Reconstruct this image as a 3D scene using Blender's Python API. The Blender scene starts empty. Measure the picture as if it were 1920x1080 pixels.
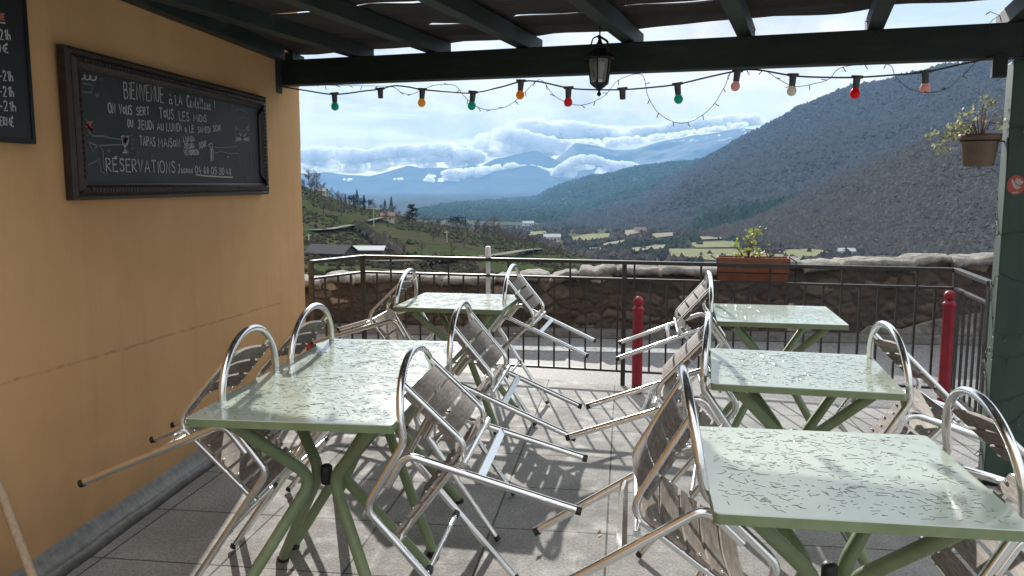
import bpy, math, random
import numpy as np
from mathutils import Vector, Matrix, noise
R_ = math.radians
random.seed(7); rng = np.random.default_rng(7)
sc = bpy.context.scene
COL = sc.collection

# ------------------------------------------------------------------ camera, world, sun, exposure
F, CAMH = 1550.0, 1.45
PITCH = math.atan(195 / F); YAW = math.atan(160 * math.cos(PITCH) / F)
FW = Vector((-math.sin(YAW) * math.cos(PITCH), math.cos(YAW) * math.cos(PITCH), -math.sin(PITCH)))
RT = Vector((math.cos(YAW), math.sin(YAW), 0)); UP = RT.cross(FW)
CP = Vector((0, 0, CAMH))
cam = bpy.data.objects.new('camera', bpy.data.cameras.new('camera')); COL.objects.link(cam)
cam.matrix_world = Matrix(((RT.x, UP.x, -FW.x, 0), (RT.y, UP.y, -FW.y, 0), (RT.z, UP.z, -FW.z, CAMH), (0, 0, 0, 1)))
cam.data.sensor_width = 36; cam.data.lens = 36 * F / 1920
cam.data.clip_start = .05; cam.data.clip_end = 90000
sc.camera = cam

SUN_EL, SUN_AZ = R_(25.5), R_(-11)          # azimuth from +Y towards +X
world = bpy.data.worlds.new('World'); sc.world = world; world.use_nodes = True
wn, wl = world.node_tree.nodes, world.node_tree.links
wn.clear()
def wnode(t, **k):
    n = wn.new(t)
    for a, b in k.items(): setattr(n, a, b)
    return n
wo = wnode('ShaderNodeOutputWorld'); bg = wnode('ShaderNodeBackground'); bg.inputs[1].default_value = .1
sky = wnode('ShaderNodeTexSky', sky_type='NISHITA', sun_disc=False, sun_elevation=SUN_EL, sun_rotation=SUN_AZ,
            altitude=600, air_density=1.0, dust_density=1.0, ozone_density=1.5)
tc = wnode('ShaderNodeTexCoord'); sep = wnode('ShaderNodeSeparateXYZ'); wl.new(tc.outputs['Generated'], sep.inputs[0])
def wm(op, a, b=None, clamp=False):
    n = wnode('ShaderNodeMath', operation=op, use_clamp=clamp)
    for i, v in enumerate((a, b)):
        if v is None: continue
        if isinstance(v, (int, float)): n.inputs[i].default_value = v
        else: wl.new(v, n.inputs[i])
    return n.outputs[0]
zz = wm('ADD', wm('MAXIMUM', sep.outputs[2], 0.0), .07)
px_ = wm('DIVIDE', sep.outputs[0], zz); py_ = wm('DIVIDE', sep.outputs[1], zz)
cmb = wnode('ShaderNodeCombineXYZ'); wl.new(px_, cmb.inputs[0]); wl.new(py_, cmb.inputs[1])
n1 = wnode('ShaderNodeTexNoise'); n1.inputs['Scale'].default_value = .55; n1.inputs['Detail'].default_value = 9
n1.inputs['Roughness'].default_value = .58; n1.inputs['Distortion'].default_value = .35; wl.new(cmb.outputs[0], n1.inputs['Vector'])
n2 = wnode('ShaderNodeTexNoise'); n2.inputs['Scale'].default_value = 6.0; n2.inputs['Detail'].default_value = 8
n2.inputs['Roughness'].default_value = .6; wl.new(tc.outputs['Generated'], n2.inputs['Vector'])
mp3 = wnode('ShaderNodeMapping'); mp3.inputs['Scale'].default_value = (5, 5, 22); wl.new(tc.outputs['Generated'], mp3.inputs[0])
n3 = wnode('ShaderNodeTexNoise'); n3.inputs['Scale'].default_value = 1.0; n3.inputs['Detail'].default_value = 7; n3.inputs['Roughness'].default_value = .55
wl.new(mp3.outputs[0], n3.inputs['Vector'])
cov = wnode('ShaderNodeMapRange'); cov.inputs[1].default_value = .40; cov.inputs[2].default_value = .52
wl.new(wm('ADD', wm('MULTIPLY', n1.outputs[0], .45), wm('MULTIPLY', n3.outputs[0], .55)), cov.inputs[0])
dark = wnode('ShaderNodeMapRange'); dark.inputs[1].default_value = .40; dark.inputs[2].default_value = .60
wl.new(n2.outputs[0], dark.inputs[0])
cc = wnode('ShaderNodeMix', data_type='RGBA'); cc.inputs[6].default_value = (5.3, 5.15, 4.95, 1); cc.inputs[7].default_value = (3.35, 3.45, 3.55, 1)
wl.new(dark.outputs[0], cc.inputs[0])
base = wnode('ShaderNodeMix', data_type='RGBA'); base.inputs[0].default_value = .85; base.inputs[7].default_value = (2.9, 3.4, 3.8, 1)
wl.new(sky.outputs[0], base.inputs[6])
mixc = wnode('ShaderNodeMix', data_type='RGBA'); wl.new(cov.outputs[0], mixc.inputs[0])
wl.new(base.outputs[2], mixc.inputs[6]); wl.new(cc.outputs[2], mixc.inputs[7])
zen = wnode('ShaderNodeMapRange'); zen.inputs[1].default_value = .22; zen.inputs[2].default_value = .9; zen.inputs[3].default_value = 1.0; zen.inputs[4].default_value = 2.0; wl.new(sep.outputs[2], zen.inputs[0])   # a cloudy sky is brightest overhead
vs_ = wnode('ShaderNodeVectorMath', operation='SCALE'); wl.new(mixc.outputs[2], vs_.inputs[0]); wl.new(zen.outputs[0], vs_.inputs['Scale'])
wl.new(vs_.outputs[0], bg.inputs[0]); wl.new(bg.outputs[0], wo.inputs[0])

sun = bpy.data.objects.new('sun', bpy.data.lights.new('sun', 'SUN')); COL.objects.link(sun)
sun.data.energy = 3.0; sun.data.angle = R_(.5); sun.data.color = (1, .95, .87)
SUND = Vector((math.sin(SUN_AZ) * math.cos(SUN_EL), math.cos(SUN_AZ) * math.cos(SUN_EL), math.sin(SUN_EL)))
sun.rotation_euler = SUND.to_track_quat('Z', 'Y').to_euler(); sun.location = (0, 0, 30)
sc.view_settings.view_transform = 'Standard'; sc.view_settings.look = 'None'
sc.view_settings.exposure = 1.1; sc.view_settings.gamma = 1
sc.cycles.max_bounces = 8; sc.cycles.diffuse_bounces = 4; sc.cycles.glossy_bounces = 4
sc.cycles.transparent_max_bounces = 12; sc.cycles.volume_bounces = 0
sc.cycles.use_denoising = True

# ------------------------------------------------------------------ measuring helpers (photo pixel -> point on a known plane)
def ray(px, py): return FW + RT * ((px - 960) / F) + UP * ((540 - py) / F)
def atz(px, py, z):
    d = ray(px, py); return CP + d * ((z - CAMH) / d.z)
def aty(px, py, y):
    d = ray(px, py); return CP + d * (y / d.y)
def atx(px, py, x):
    d = ray(px, py); return CP + d * (x / d.x)
def atplane(px, py, p0, n):
    d = ray(px, py); return CP + d * ((p0 - CP).dot(n) / d.dot(n))
def far(px, py, dist):
    d = ray(px, py); return CP + d * (dist / math.hypot(d.x, d.y))

# ------------------------------------------------------------------ object helpers
def tag(o, label=None, cat=None, group=None, kind=None):
    if label: o['label'] = label
    if cat: o['category'] = cat
    if group: o['group'] = group
    if kind: o['kind'] = kind
    return o
def thing(name, label, cat, loc=(0, 0, 0), group=None):
    o = bpy.data.objects.new(name, None); o.empty_display_size = .1; COL.objects.link(o); o.location = loc
    return tag(o, label, cat, group)
def copy_tree(o, parent=None):
    c = o.copy(); COL.objects.link(c)
    if parent: c.parent = parent
    for ch in [x for x in KIDS.get(o.name, [])]:
        cc_ = copy_tree(ch, c); KIDS.setdefault(c.name, []).append(cc_)
    return c
KIDS = {}
class MB:
    """collects shapes, builds ONE mesh object"""
    def __init__(s): s.v = []; s.f = []; s.m = []; s.sm = []
    def add(s, vs, fs, mat=0, smooth=False):
        b = len(s.v); s.v += [tuple(x) for x in vs]
        for q in fs: s.f.append([b + i for i in q]); s.m.append(mat); s.sm.append(smooth)
    def obox(s, c, ax, ay, az, hx, hy, hz, mat=0, bev=0):
        c = Vector(c); P = []
        for sx in (-1, 1):
            for sy in (-1, 1):
                for sz in (-1, 1): P.append(c + ax * hx * sx + ay * hy * sy + az * hz * sz)
        s.add(P, [(0, 1, 3, 2), (4, 6, 7, 5), (0, 4, 5, 1), (2, 3, 7, 6), (0, 2, 6, 4), (1, 5, 7, 3)], mat)
    def box(s, c, size, mat=0, rz=0):
        ax = Vector((math.cos(rz), math.sin(rz), 0)); ay = Vector((-math.sin(rz), math.cos(rz), 0))
        s.obox(c, ax, ay, Vector((0, 0, 1)), size[0] / 2, size[1] / 2, size[2] / 2, mat)
    def bar(s, a, b, w, h, mat=0, up=(0, 0, 1)):
        a, b = Vector(a), Vector(b); d = (b - a); L = d.length; d.normalize()
        r = d.cross(Vector(up))
        if r.length < 1e-4: r = Vector((1, 0, 0))
        r.normalize(); u = r.cross(d)
        s.obox((a + b) / 2, d, r, u, L / 2, w / 2, h / 2, mat)
    def tube(s, pts, r, n=10, mat=0, caps=True, flute=0):
        pts = [Vector(p) for p in pts]; rs = r if isinstance(r, (list, tuple)) else [r] * len(pts)
        vs = []; prev = None
        for i, p in enumerate(pts):
            t = (pts[min(i + 1, len(pts) - 1)] - pts[max(i - 1, 0)]).normalized()
            if prev is None:
                a = Vector((0, 0, 1)) if abs(t.z) < .9 else Vector((1, 0, 0))
                x = t.cross(a).normalized()
            else:
                x = (prev - t * prev.dot(t)).normalized()
            prev = x; y = t.cross(x)
            for k in range(n):
                an = 2 * math.pi * k / n; rr = rs[i] * (1 - flute * (k % 2))
                vs.append(p + (x * math.cos(an) + y * math.sin(an)) * rr)
        fs = [(i * n + k, i * n + (k + 1) % n, (i + 1) * n + (k + 1) % n, (i + 1) * n + k) for i in range(len(pts) - 1) for k in range(n)]
        s.add(vs, fs, mat, True)
        if caps:
            s.add([vs[k] for k in range(n)], [tuple(reversed(range(n)))], mat); s.add(vs[-n:], [tuple(range(n))], mat)
    def lathe(s, c, prof, n=16, mat=0, smooth=True, sx=1.0):
        c = Vector(c); vs = []
        for (r, z) in prof:
            for k in range(n):
                a = 2 * math.pi * k / n; vs.append(c + Vector((r * math.cos(a), r * math.sin(a), z)))
        fs = [(i * n + k, i * n + (k + 1) % n, (i + 1) * n + (k + 1) % n, (i + 1) * n + k) for i in range(len(prof) - 1) for k in range(n)]
        s.add(vs, fs, mat, smooth)
        s.add(vs[:n], [tuple(reversed(range(n)))], mat); s.add(vs[-n:], [tuple(range(n))], mat)
    def prism(s, poly, axis, mat=0):
        """poly: list of points, extruded by axis"""
        n = len(poly); A = [Vector(p) for p in poly]; B = [p + Vector(axis) for p in A]
        s.add(A + B, [tuple(range(n - 1, -1, -1)), tuple(range(n, 2 * n))] + [(i, (i + 1) % n, n + (i + 1) % n, n + i) for i in range(n)], mat)
    def sphere(s, c, r, mat=0, n=12, m=8, sc_=(1, 1, 1)):
        c = Vector(c); vs = []; 
        for i in range(m + 1):
            ph = math.pi * i / m
            for k in range(n):
                a = 2 * math.pi * k / n
                vs.append(c + Vector((r * sc_[0] * math.sin(ph) * math.cos(a), r * sc_[1] * math.sin(ph) * math.sin(a), r * sc_[2] * math.cos(ph))))
        s.add(vs, [(i * n + k, (i + 1) * n + k, (i + 1) * n + (k + 1) % n, i * n + (k + 1) % n) for i in range(m) for k in range(n)], mat, True)
    def build(s, name, mats, parent=None, loc=None, bevel=0):
        me = bpy.data.meshes.new(name); me.from_pydata(s.v, [], s.f)
        mats = mats if isinstance(mats, (list, tuple)) else [mats]
        for m in mats: me.materials.append(m)
        me.polygons.foreach_set('material_index', s.m); me.polygons.foreach_set('use_smooth', s.sm)
        me.validate(); me.update()
        o = bpy.data.objects.new(name, me); COL.objects.link(o)
        if parent: o.parent = parent; KIDS.setdefault(parent.name, []).append(o)
        if loc is not None: o.location = loc
        if bevel:
            b = o.modifiers.new('bevel', 'BEVEL'); b.width = bevel; b.segments = 2; b.limit_method = 'ANGLE'
        return o
def big_mesh(name, verts, faces, mat, smooth=False):
    """numpy arrays -> mesh object (faces all of one size)"""
    me = bpy.data.meshes.new(name); k = faces.shape[1]; nf = len(faces)
    me.vertices.add(len(verts)); me.vertices.foreach_set('co', verts.astype(np.float32).ravel())
    me.loops.add(nf * k); me.loops.foreach_set('vertex_index', faces.astype(np.int32).ravel())
    me.polygons.add(nf); me.polygons.foreach_set('loop_start', np.arange(0, nf * k, k, dtype=np.int32))
    me.polygons.foreach_set('use_smooth', np.full(nf, smooth))
    me.update(calc_edges=True); me.validate(); me.materials.append(mat)
    o = bpy.data.objects.new(name, me); COL.objects.link(o); return o
def fillet(pts, rad, n=6):
    pts = [Vector(p) for p in pts]; out = [pts[0]]
    for i in range(1, len(pts) - 1):
        r = rad if not isinstance(rad, (list, tuple)) else rad[i - 1]
        a, p, b = pts[i - 1], pts[i], pts[i + 1]
        d1, d2 = (a - p).normalized(), (b - p).normalized(); ang = d1.angle(d2)
        t = min(r / math.tan(ang / 2), (a - p).length * .49, (b - p).length * .49)
        A, B = p + d1 * t, p + d2 * t
        for k in range(n + 1):
            u = k / n; out.append(A * (1 - u) ** 2 + p * 2 * u * (1 - u) + B * u * u)
    out.append(pts[-1]); return out

# ------------------------------------------------------------------ materials
def mat(name, col, rough=.6, metal=0, spec=.5, **k):
    m = bpy.data.materials.new(name); m.use_nodes = True; nt = m.node_tree; p = nt.nodes['Principled BSDF']
    p.inputs['Base Color'].default_value = (*col, 1); p.inputs['Roughness'].default_value = rough
    p.inputs['Metallic'].default_value = metal; p.inputs['Specular IOR Level'].default_value = spec
    for a, b in k.items(): p.inputs[a.replace('_', ' ')].default_value = b
    return m
class NT:
    """small node builder"""
    def __init__(s, m): s.t = m.node_tree; s.n = s.t.nodes; s.l = s.t.links; s.p = s.n.get('Principled BSDF')
    def node(s, t, **k):
        n = s.n.new(t)
        for a, b in k.items(): setattr(n, a, b)
        return n
    def coord(s, kind='Object', scale=(1, 1, 1), rot=(0, 0, 0), loc=(0, 0, 0)):
        t = s.node('ShaderNodeTexCoord'); mp = s.node('ShaderNodeMapping'); s.l.new(t.outputs[kind], mp.inputs[0])
        mp.inputs['Scale'].default_value = scale; mp.inputs['Rotation'].default_value = rot; mp.inputs['Location'].default_value = loc
        return mp.outputs[0]
    def noise(s, co, scale, detail=5, rough=.55, dist=0):
        n = s.node('ShaderNodeTexNoise'); s.l.new(co, n.inputs['Vector'])
        for a, b in (('Scale', scale), ('Detail', detail), ('Roughness', rough), ('Distortion', dist)): n.inputs[a].default_value = b
        return n.outputs[0]
    def ramp(s, fac, stops):
        n = s.node('ShaderNodeValToRGB'); s.l.new(fac, n.inputs[0]); e = n.color_ramp.elements
        while len(e) < len(stops): e.new(.5)
        for el, (p, c) in zip(e, stops):
            el.position = p; el.color = (*c, 1) if not isinstance(c, (int, float)) else (c, c, c, 1)
        return n.outputs[0]
    def mix(s, fac, a, b, mode='MIX'):
        n = s.node('ShaderNodeMix', data_type='RGBA', blend_type=mode)
        for i, v in ((0, fac), (6, a), (7, b)):
            if hasattr(v, 'is_output'): s.l.new(v, n.inputs[i])
            elif isinstance(v, (int, float)): n.inputs[i].default_value = v if i == 0 else (v, v, v, 1)
            else: n.inputs[i].default_value = (*v, 1)
        return n.outputs[2]
    def math(s, op, a, b=None, c=None, clamp=False):
        n = s.node('ShaderNodeMath', operation=op, use_clamp=clamp)
        for i, v in enumerate((a, b, c)):
            if v is None: continue
            if hasattr(v, 'is_output'): s.l.new(v, n.inputs[i])
            else: n.inputs[i].default_value = v
        return n.outputs[0]
    def bump(s, h, strength=.3, dist=.01):
        n = s.node('ShaderNodeBump'); n.inputs['Strength'].default_value = strength; n.inputs['Distance'].default_value = dist
        s.l.new(h, n.inputs['Height']); s.l.new(n.outputs[0], s.p.inputs['Normal'])
    def col(s, c): s.l.new(c, s.p.inputs['Base Color'])
    def rough(s, c): s.l.new(c, s.p.inputs['Roughness'])
M = {}
def m_noise(key, stops, scale, rough=.8, bump=.3, bdist=.01, detail=6, sc3=(1, 1, 1), metal=0, spec=.4, coord='Object'):
    m = mat(key, stops[0][1], rough, metal, spec); g = NT(m); co = g.coord(coord, sc3); nz = g.noise(co, scale, detail, .6)
    g.col(g.ramp(nz, stops))
    if bump: g.bump(nz, bump, bdist)
    M[key] = m; return m
# aluminium tube: polished, a little scratched
m = mat('aluminium', (.80, .80, .79), .22, 1.0); g = NT(m); co = g.coord('Object', (1, 1, 1))
nz = g.noise(co, 60, 4, .6); g.rough(g.ramp(nz, [(.3, .17), (.75, .25)])); g.col(g.ramp(g.noise(co, 9, 5), [(.3, (.84, .84, .83)), (.7, (.92, .92, .91))])); M['alu'] = m
M['black_plastic'] = mat('black_plastic', (.02, .02, .02), .5)
# weathered slats
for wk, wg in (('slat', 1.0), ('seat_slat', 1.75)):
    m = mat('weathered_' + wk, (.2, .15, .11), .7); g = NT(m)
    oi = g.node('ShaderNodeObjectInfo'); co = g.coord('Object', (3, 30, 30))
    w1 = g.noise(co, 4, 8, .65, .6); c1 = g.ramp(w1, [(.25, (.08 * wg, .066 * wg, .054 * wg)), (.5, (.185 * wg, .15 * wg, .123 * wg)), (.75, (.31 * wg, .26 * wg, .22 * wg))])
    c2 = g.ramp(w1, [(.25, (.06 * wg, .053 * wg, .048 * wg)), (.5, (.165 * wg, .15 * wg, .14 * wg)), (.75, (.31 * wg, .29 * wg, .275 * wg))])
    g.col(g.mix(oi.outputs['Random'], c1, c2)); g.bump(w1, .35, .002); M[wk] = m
# table
def table_mat(key, top):
    m = mat(key, top, .1, 0, .5, IOR=2.0); g = NT(m); co = g.coord('Object')
    g.col(g.mix(g.noise(co, 5, 5, .6), tuple(x * .9 for x in top), tuple(min(1, x * 1.08) for x in top)))
    tp2 = g.ramp(g.noise(co, 8, 7, .7), [(.54, 0.0), (.68, .35)]); g.col(g.mix(tp2, g.mix(g.noise(co, 5, 5, .6), tuple(x * .88 for x in top), tuple(min(1, x * 1.1) for x in top)), (.36, .40, .33)))
    wet = g.noise(co, 14, 6, .65); g.rough(g.ramp(wet, [(.35, .07), (.6, .15)])); g.bump(g.math('ADD', g.math('MULTIPLY', g.noise(co, 30, 4, .6), .35), g.ramp(g.noise(co, 11, 5, .6), [(.56, 0.0), (.60, 1.0)])), .06, .002); M[key] = m
table_mat('table_top', (.50, .59, .51)); table_mat('table_dash', (.24, .30, .24))
m_noise('table_green', [(.3, (.18, .235, .125)), (.7, (.24, .30, .17))], 12, .42, .05, .002)
# pergola paint
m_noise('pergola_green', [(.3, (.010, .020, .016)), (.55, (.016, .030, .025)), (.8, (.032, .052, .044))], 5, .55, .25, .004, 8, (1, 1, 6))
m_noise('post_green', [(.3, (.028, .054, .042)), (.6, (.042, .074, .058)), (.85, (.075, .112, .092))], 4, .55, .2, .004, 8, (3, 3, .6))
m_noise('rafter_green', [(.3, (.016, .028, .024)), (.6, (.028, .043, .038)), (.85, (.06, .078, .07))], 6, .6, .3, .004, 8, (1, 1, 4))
# roof screens: dark split-cane mats
m = mat('cane_screen', (.05, .042, .04), .85); g = NT(m); co = g.coord('Object', (1, 1, 1), (0, 0, R_(14)))
wv = g.node('ShaderNodeTexWave', wave_type='BANDS', bands_direction='Y'); g.l.new(co, wv.inputs['Vector']); wv.inputs['Scale'].default_value = 14; wv.inputs['Distortion'].default_value = 1.2; wv.inputs['Detail'].default_value = 3
g.col(g.mix(g.math('MULTIPLY', wv.outputs[1], g.noise(co, 5, 5)), (.022, .019, .02), (.12, .10, .095))); g.bump(wv.outputs[1], .6, .01); M['screen'] = m
# house render
m = mat('ochre_render', (.55, .31, .13), .85, 0, .25); g = NT(m); co = g.coord('Object')
n_big = g.noise(co, 1.1, 6, .6); n_f = g.noise(co, 45, 5, .65)
c = g.ramp(n_big, [(.28, (.54, .305, .135)), (.52, (.61, .36, .17)), (.78, (.66, .41, .205))])
sp = g.node('ShaderNodeSeparateXYZ'); tcx = g.node('ShaderNodeTexCoord'); g.l.new(tcx.outputs['Object'], sp.inputs[0])
# a scuffed pencil-like line scraped along the render, and dirt splashed at the foot
ln = g.math('ABSOLUTE', g.math('SUBTRACT', sp.outputs[2], g.math('ADD', g.math('SUBTRACT', .769, g.math('MULTIPLY', g.math('SUBTRACT', sp.outputs[1], 2.618), .0323)), g.math('MULTIPLY', g.math('SUBTRACT', g.noise(co, 12, 3), .5), .02))))
lm = g.math('MULTIPLY', g.math('LESS_THAN', ln, .0055), g.ramp(g.noise(co, 26, 6), [(.36, 0.0), (.6, .5)]))
lm = g.math('MULTIPLY', lm, g.math('LESS_THAN', sp.outputs[1], 5.1))
c = g.mix(lm, c, (.20, .13, .09))
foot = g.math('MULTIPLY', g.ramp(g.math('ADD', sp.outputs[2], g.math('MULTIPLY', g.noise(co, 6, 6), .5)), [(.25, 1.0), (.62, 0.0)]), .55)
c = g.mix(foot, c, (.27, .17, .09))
spots = g.ramp(g.noise(co, 22, 6, .7), [(.70, 0.0), (.78, .5)])
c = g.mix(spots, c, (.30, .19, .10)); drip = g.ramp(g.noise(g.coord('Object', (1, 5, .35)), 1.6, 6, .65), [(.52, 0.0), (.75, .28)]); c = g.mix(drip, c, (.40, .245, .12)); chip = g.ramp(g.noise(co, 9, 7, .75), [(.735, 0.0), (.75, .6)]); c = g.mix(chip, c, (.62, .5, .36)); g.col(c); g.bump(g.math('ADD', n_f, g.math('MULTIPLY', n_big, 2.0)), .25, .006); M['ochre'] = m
# terrace tiles
TROT = R_(1.9)
m = mat('terrace_tiles', (.2, .2, .19), .6, 0, .4); g = NT(m); co = g.coord('Object', (1, 1, 1), (0, 0, TROT))
br = g.node('ShaderNodeTexBrick'); br.offset = 0; br.inputs['Scale'].default_value = 1; br.inputs['Brick Width'].default_value = .487; br.inputs['Row Height'].default_value = .487
br.inputs['Mortar Size'].default_value = .0045; br.inputs['Mortar Smooth'].default_value = .1; br.inputs['Bias'].default_value = 0
br.inputs['Color1'].default_value = (.9, .9, .9, 1); br.inputs['Color2'].default_value = (1.06, 1.06, 1.06, 1); br.inputs['Mortar'].default_value = (.28, .27, .26, 1)
mp = g.node('ShaderNodeMapping'); mp.inputs['Location'].default_value = (.05 + .002, .09, 0); g.l.new(co, mp.inputs[0]); g.l.new(mp.outputs[0], br.inputs['Vector'])
gr = g.noise(co, 85, 8, .75); blot = g.noise(co, 2.3, 6, .65)
base_ = g.ramp(gr, [(.3, (.15, .148, .142)), (.5, (.30, .297, .287)), (.72, (.52, .515, .50))])
base_ = g.mix(g.ramp(blot, [(.35, .45), (.62, 0.0)]), base_, (.12, .115, .11))
wet = g.noise(co, 7, 6, .7)
g.col(g.mix(1.0, base_, br.outputs[0], 'MULTIPLY')); g.rough(g.ramp(wet, [(.36, .68), (.55, .92)]))
g.bump(g.math('ADD', g.math('MULTIPLY', gr, .5), g.math('MULTIPLY', br.outputs[1], -2.0)), .45, .004); M['tiles'] = m
m_noise('asphalt', [(.3, (.07, .07, .072)), (.5, (.14, .14, .142)), (.72, (.27, .27, .27))], 70, .7, .5, .006, 8)
m_noise('worn_paint', [(.32, (.3, .3, .3)), (.5, (.68, .68, .66)), (.8, (.8, .8, .78))], 16, .6, .2, .003)
m_noise('concrete', [(.3, (.10, .098, .092)), (.6, (.17, .167, .16)), (.8, (.28, .275, .265))], 22, .32, .6, .006, 9)
# stone parapet
m = mat('rubble_stone', (.2, .14, .1), .95, 0, .2); g = NT(m); co = g.coord('Object'); at_n = g.node('ShaderNodeAttribute', attribute_name='stone'); nn = g.noise(co, 14, 8, .7); n_l = g.noise(co, 1.6, 5)
c = g.ramp(g.math('ADD', g.math('MULTIPLY', at_n.outputs['Fac'], .5), .5), [(.2, (.052, .044, .038)), (.33, (.062, .049, .040)), (.55, (.084, .064, .050)), (.72, (.104, .081, .064)), (.93, (.125, .10, .082)), (.98, (.34, .285, .23))])
c = g.mix(nn, g.mix(1.0, c, (.5, .5, .5), 'MULTIPLY'), g.mix(1.0, c, (1.25, 1.22, 1.2), 'MULTIPLY')); c = g.mix(g.ramp(n_l, [(.4, 0.0), (.7, .6)]), c, (.092, .082, .072)); g.col(c); g.bump(nn, .6, .015); M['stone'] = m
m_noise('coping', [(.3, (.07, .064, .056)), (.48, (.16, .15, .135)), (.72, (.30, .285, .265))], 8, .9, 1.0, .05, 9)
m_noise('rail_paint', [(.35, (.022, .022, .02)), (.6, (.04, .038, .034)), (.85, (.09, .075, .06))], 30, .45, .1, .002)
m_noise('bollard_red', [(.28, (.16, .02, .022)), (.40, (.27, .012, .026)), (.7, (.36, .02, .04))], 14, .42, .08, .002, 8)
M['white_pvc'] = mat('white_pvc', (.72, .72, .72), .4)
m_noise('terracotta', [(.3, (.20, .075, .045)), (.6, (.27, .10, .06)), (.85, (.33, .14, .09))], 10, .65, .1, .003)
m_noise('pot_brown', [(.3, (.13, .085, .06)), (.6, (.17, .115, .08)), (.85, (.22, .15, .11))], 9, .6, .1, .003)
M['soil'] = mat('soil', (.05, .035, .025), .95)
def leaf_mat(key, a, b):
    m = mat(key, a, .5); g = NT(m); gi = g.node('ShaderNodeNewGeometry')
    c = g.mix(gi.outputs['Random Per Island'], a, b); g.col(c)
    tr = g.node('ShaderNodeBsdfTranslucent'); g.l.new(c, tr.inputs[0]); ms = g.node('ShaderNodeMixShader'); ms.inputs[0].default_value = .45
    g.l.new(g.p.outputs[0], ms.inputs[1]); g.l.new(tr.outputs[0], ms.inputs[2]); g.l.new(ms.outputs[0], g.n['Material Output'].inputs[0]); M[key] = m
leaf_mat('geranium_leaf', (.20, .26, .03), (.42, .42, .10)); leaf_mat('variegated_leaf', (.20, .24, .07), (.46, .44, .30))
M['stem'] = mat('stem', (.16, .10, .085), .8)
m_noise('board_black', [(.3, (.018, .022, .023)), (.7, (.035, .042, .043))], 4, .55, .05, .001)
m_noise('board_frame', [(.3, (.018, .012, .009)), (.6, (.035, .022, .016)), (.85, (.065, .04, .028))], 24, .45, .6, .004, 6, (1, 3, 1))
M['chalk'] = mat('chalk', (.44, .44, .425), .95); M['chalk_faint'] = mat('chalk_faint', (.17, .18, .18), .95)
M['chalk_red'] = mat('chalk_red', (.5, .14, .10), .95); M['chalk_pink'] = mat('chalk_pink', (.40, .26, .28), .95)
M['menu_black'] = mat('menu_black', (.011, .011, .012), .5)
M['iron'] = mat('black_iron', (.018, .018, .018), .4, .6)
def glass_mat(key, col, rough=.12, trans=.6):
    M[key] = mat(key, col, rough, 0, .5); M[key].node_tree.nodes['Principled BSDF'].inputs['Transmission Weight'].default_value = trans
glass_mat('lantern_glass', (.78, .80, .78), .25, .85)
for k, c in dict(green=(.02, .55, .40), yellow=(.9, .58, .10), orange=(.95, .45, .02), red=(.85, .06, .06), bright_red=(.8, .01, .02), pink=(.80, .52, .50), white=(.75, .73, .66)).items():
    mb_ = mat('bulb_' + k, c, .3, 0, .5); gb = NT(mb_); tb = gb.node('ShaderNodeBsdfTranslucent'); tb.inputs[0].default_value = (*c, 1); xb = gb.node('ShaderNodeMixShader'); xb.inputs[0].default_value = .5; gb.l.new(gb.p.outputs[0], xb.inputs[1]); gb.l.new(tb.outputs[0], xb.inputs[2]); gb.l.new(xb.outputs[0], gb.n['Material Output'].inputs[0]); M['bulb_' + k] = mb_
M['socket'] = mat('socket_rubber', (.085, .085, .09), .6); M['cable'] = mat('cable', (.05, .05, .055), .6)
M['fairy'] = mat('fairy_wire', (.06, .07, .065), .6)
m_noise('pale_wood', [(.3, (.34, .24, .15)), (.7, (.48, .36, .24))], 12, .6, .1, .002, 5, (6, 6, 1))
M['sticker_red'] = mat('sticker_red', (.42, .075, .06), .6); M['sticker_white'] = mat('sticker_white', (.50, .45, .40), .7)

# ------------------------------------------------------------------ setting: terrace, road, parapet
Z = Vector((0, 0, 1))
def sheet(name, poly, z, m, thick=.0):
    b = MB(); b.prism([Vector((x, y, z - thick)) for x, y in poly], (0, 0, thick)) if thick else b.add([(x, y, z) for x, y in poly], [tuple(range(len(poly)))])
    return tag(b.build(name, m), kind='structure')
sheet('terrace', [(-2.6, -6), (6, -6), (6, 4.62), (2.42, 5.36), (-1.85, 6.42), (-2.6, 6.3)], 0, M['tiles'], .14)
sheet('road', [(-40, -20), (40, -20), (40, 8.4), (-40, 8.4)], -.035, M['asphalt'], .3)
b = MB(); N = 60
for i in range(N):
    x0, x1 = -9 + i * 9.75 / N, -9 + (i + 1) * 9.75 / N
    j0, j1 = .012 * noise.noise(Vector((i * .7, 0, 0))), .012 * noise.noise(Vector(((i + 1) * .7, 0, 0)))
    b.add([(x0, 7.28 + j0, -.031), (x1, 7.28 + j1, -.031), (x1, 7.47 + j1, -.031), (x0, 7.47 + j0, -.031)], [(0, 1, 2, 3)])
tag(b.build('road_marking', M['worn_paint']), kind='structure')
sheet('verge_kerb', [(-20, 7.93), (20, 7.93), (20, 8.22), (-20, 8.22)], .03, M['concrete'], .06)

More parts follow.
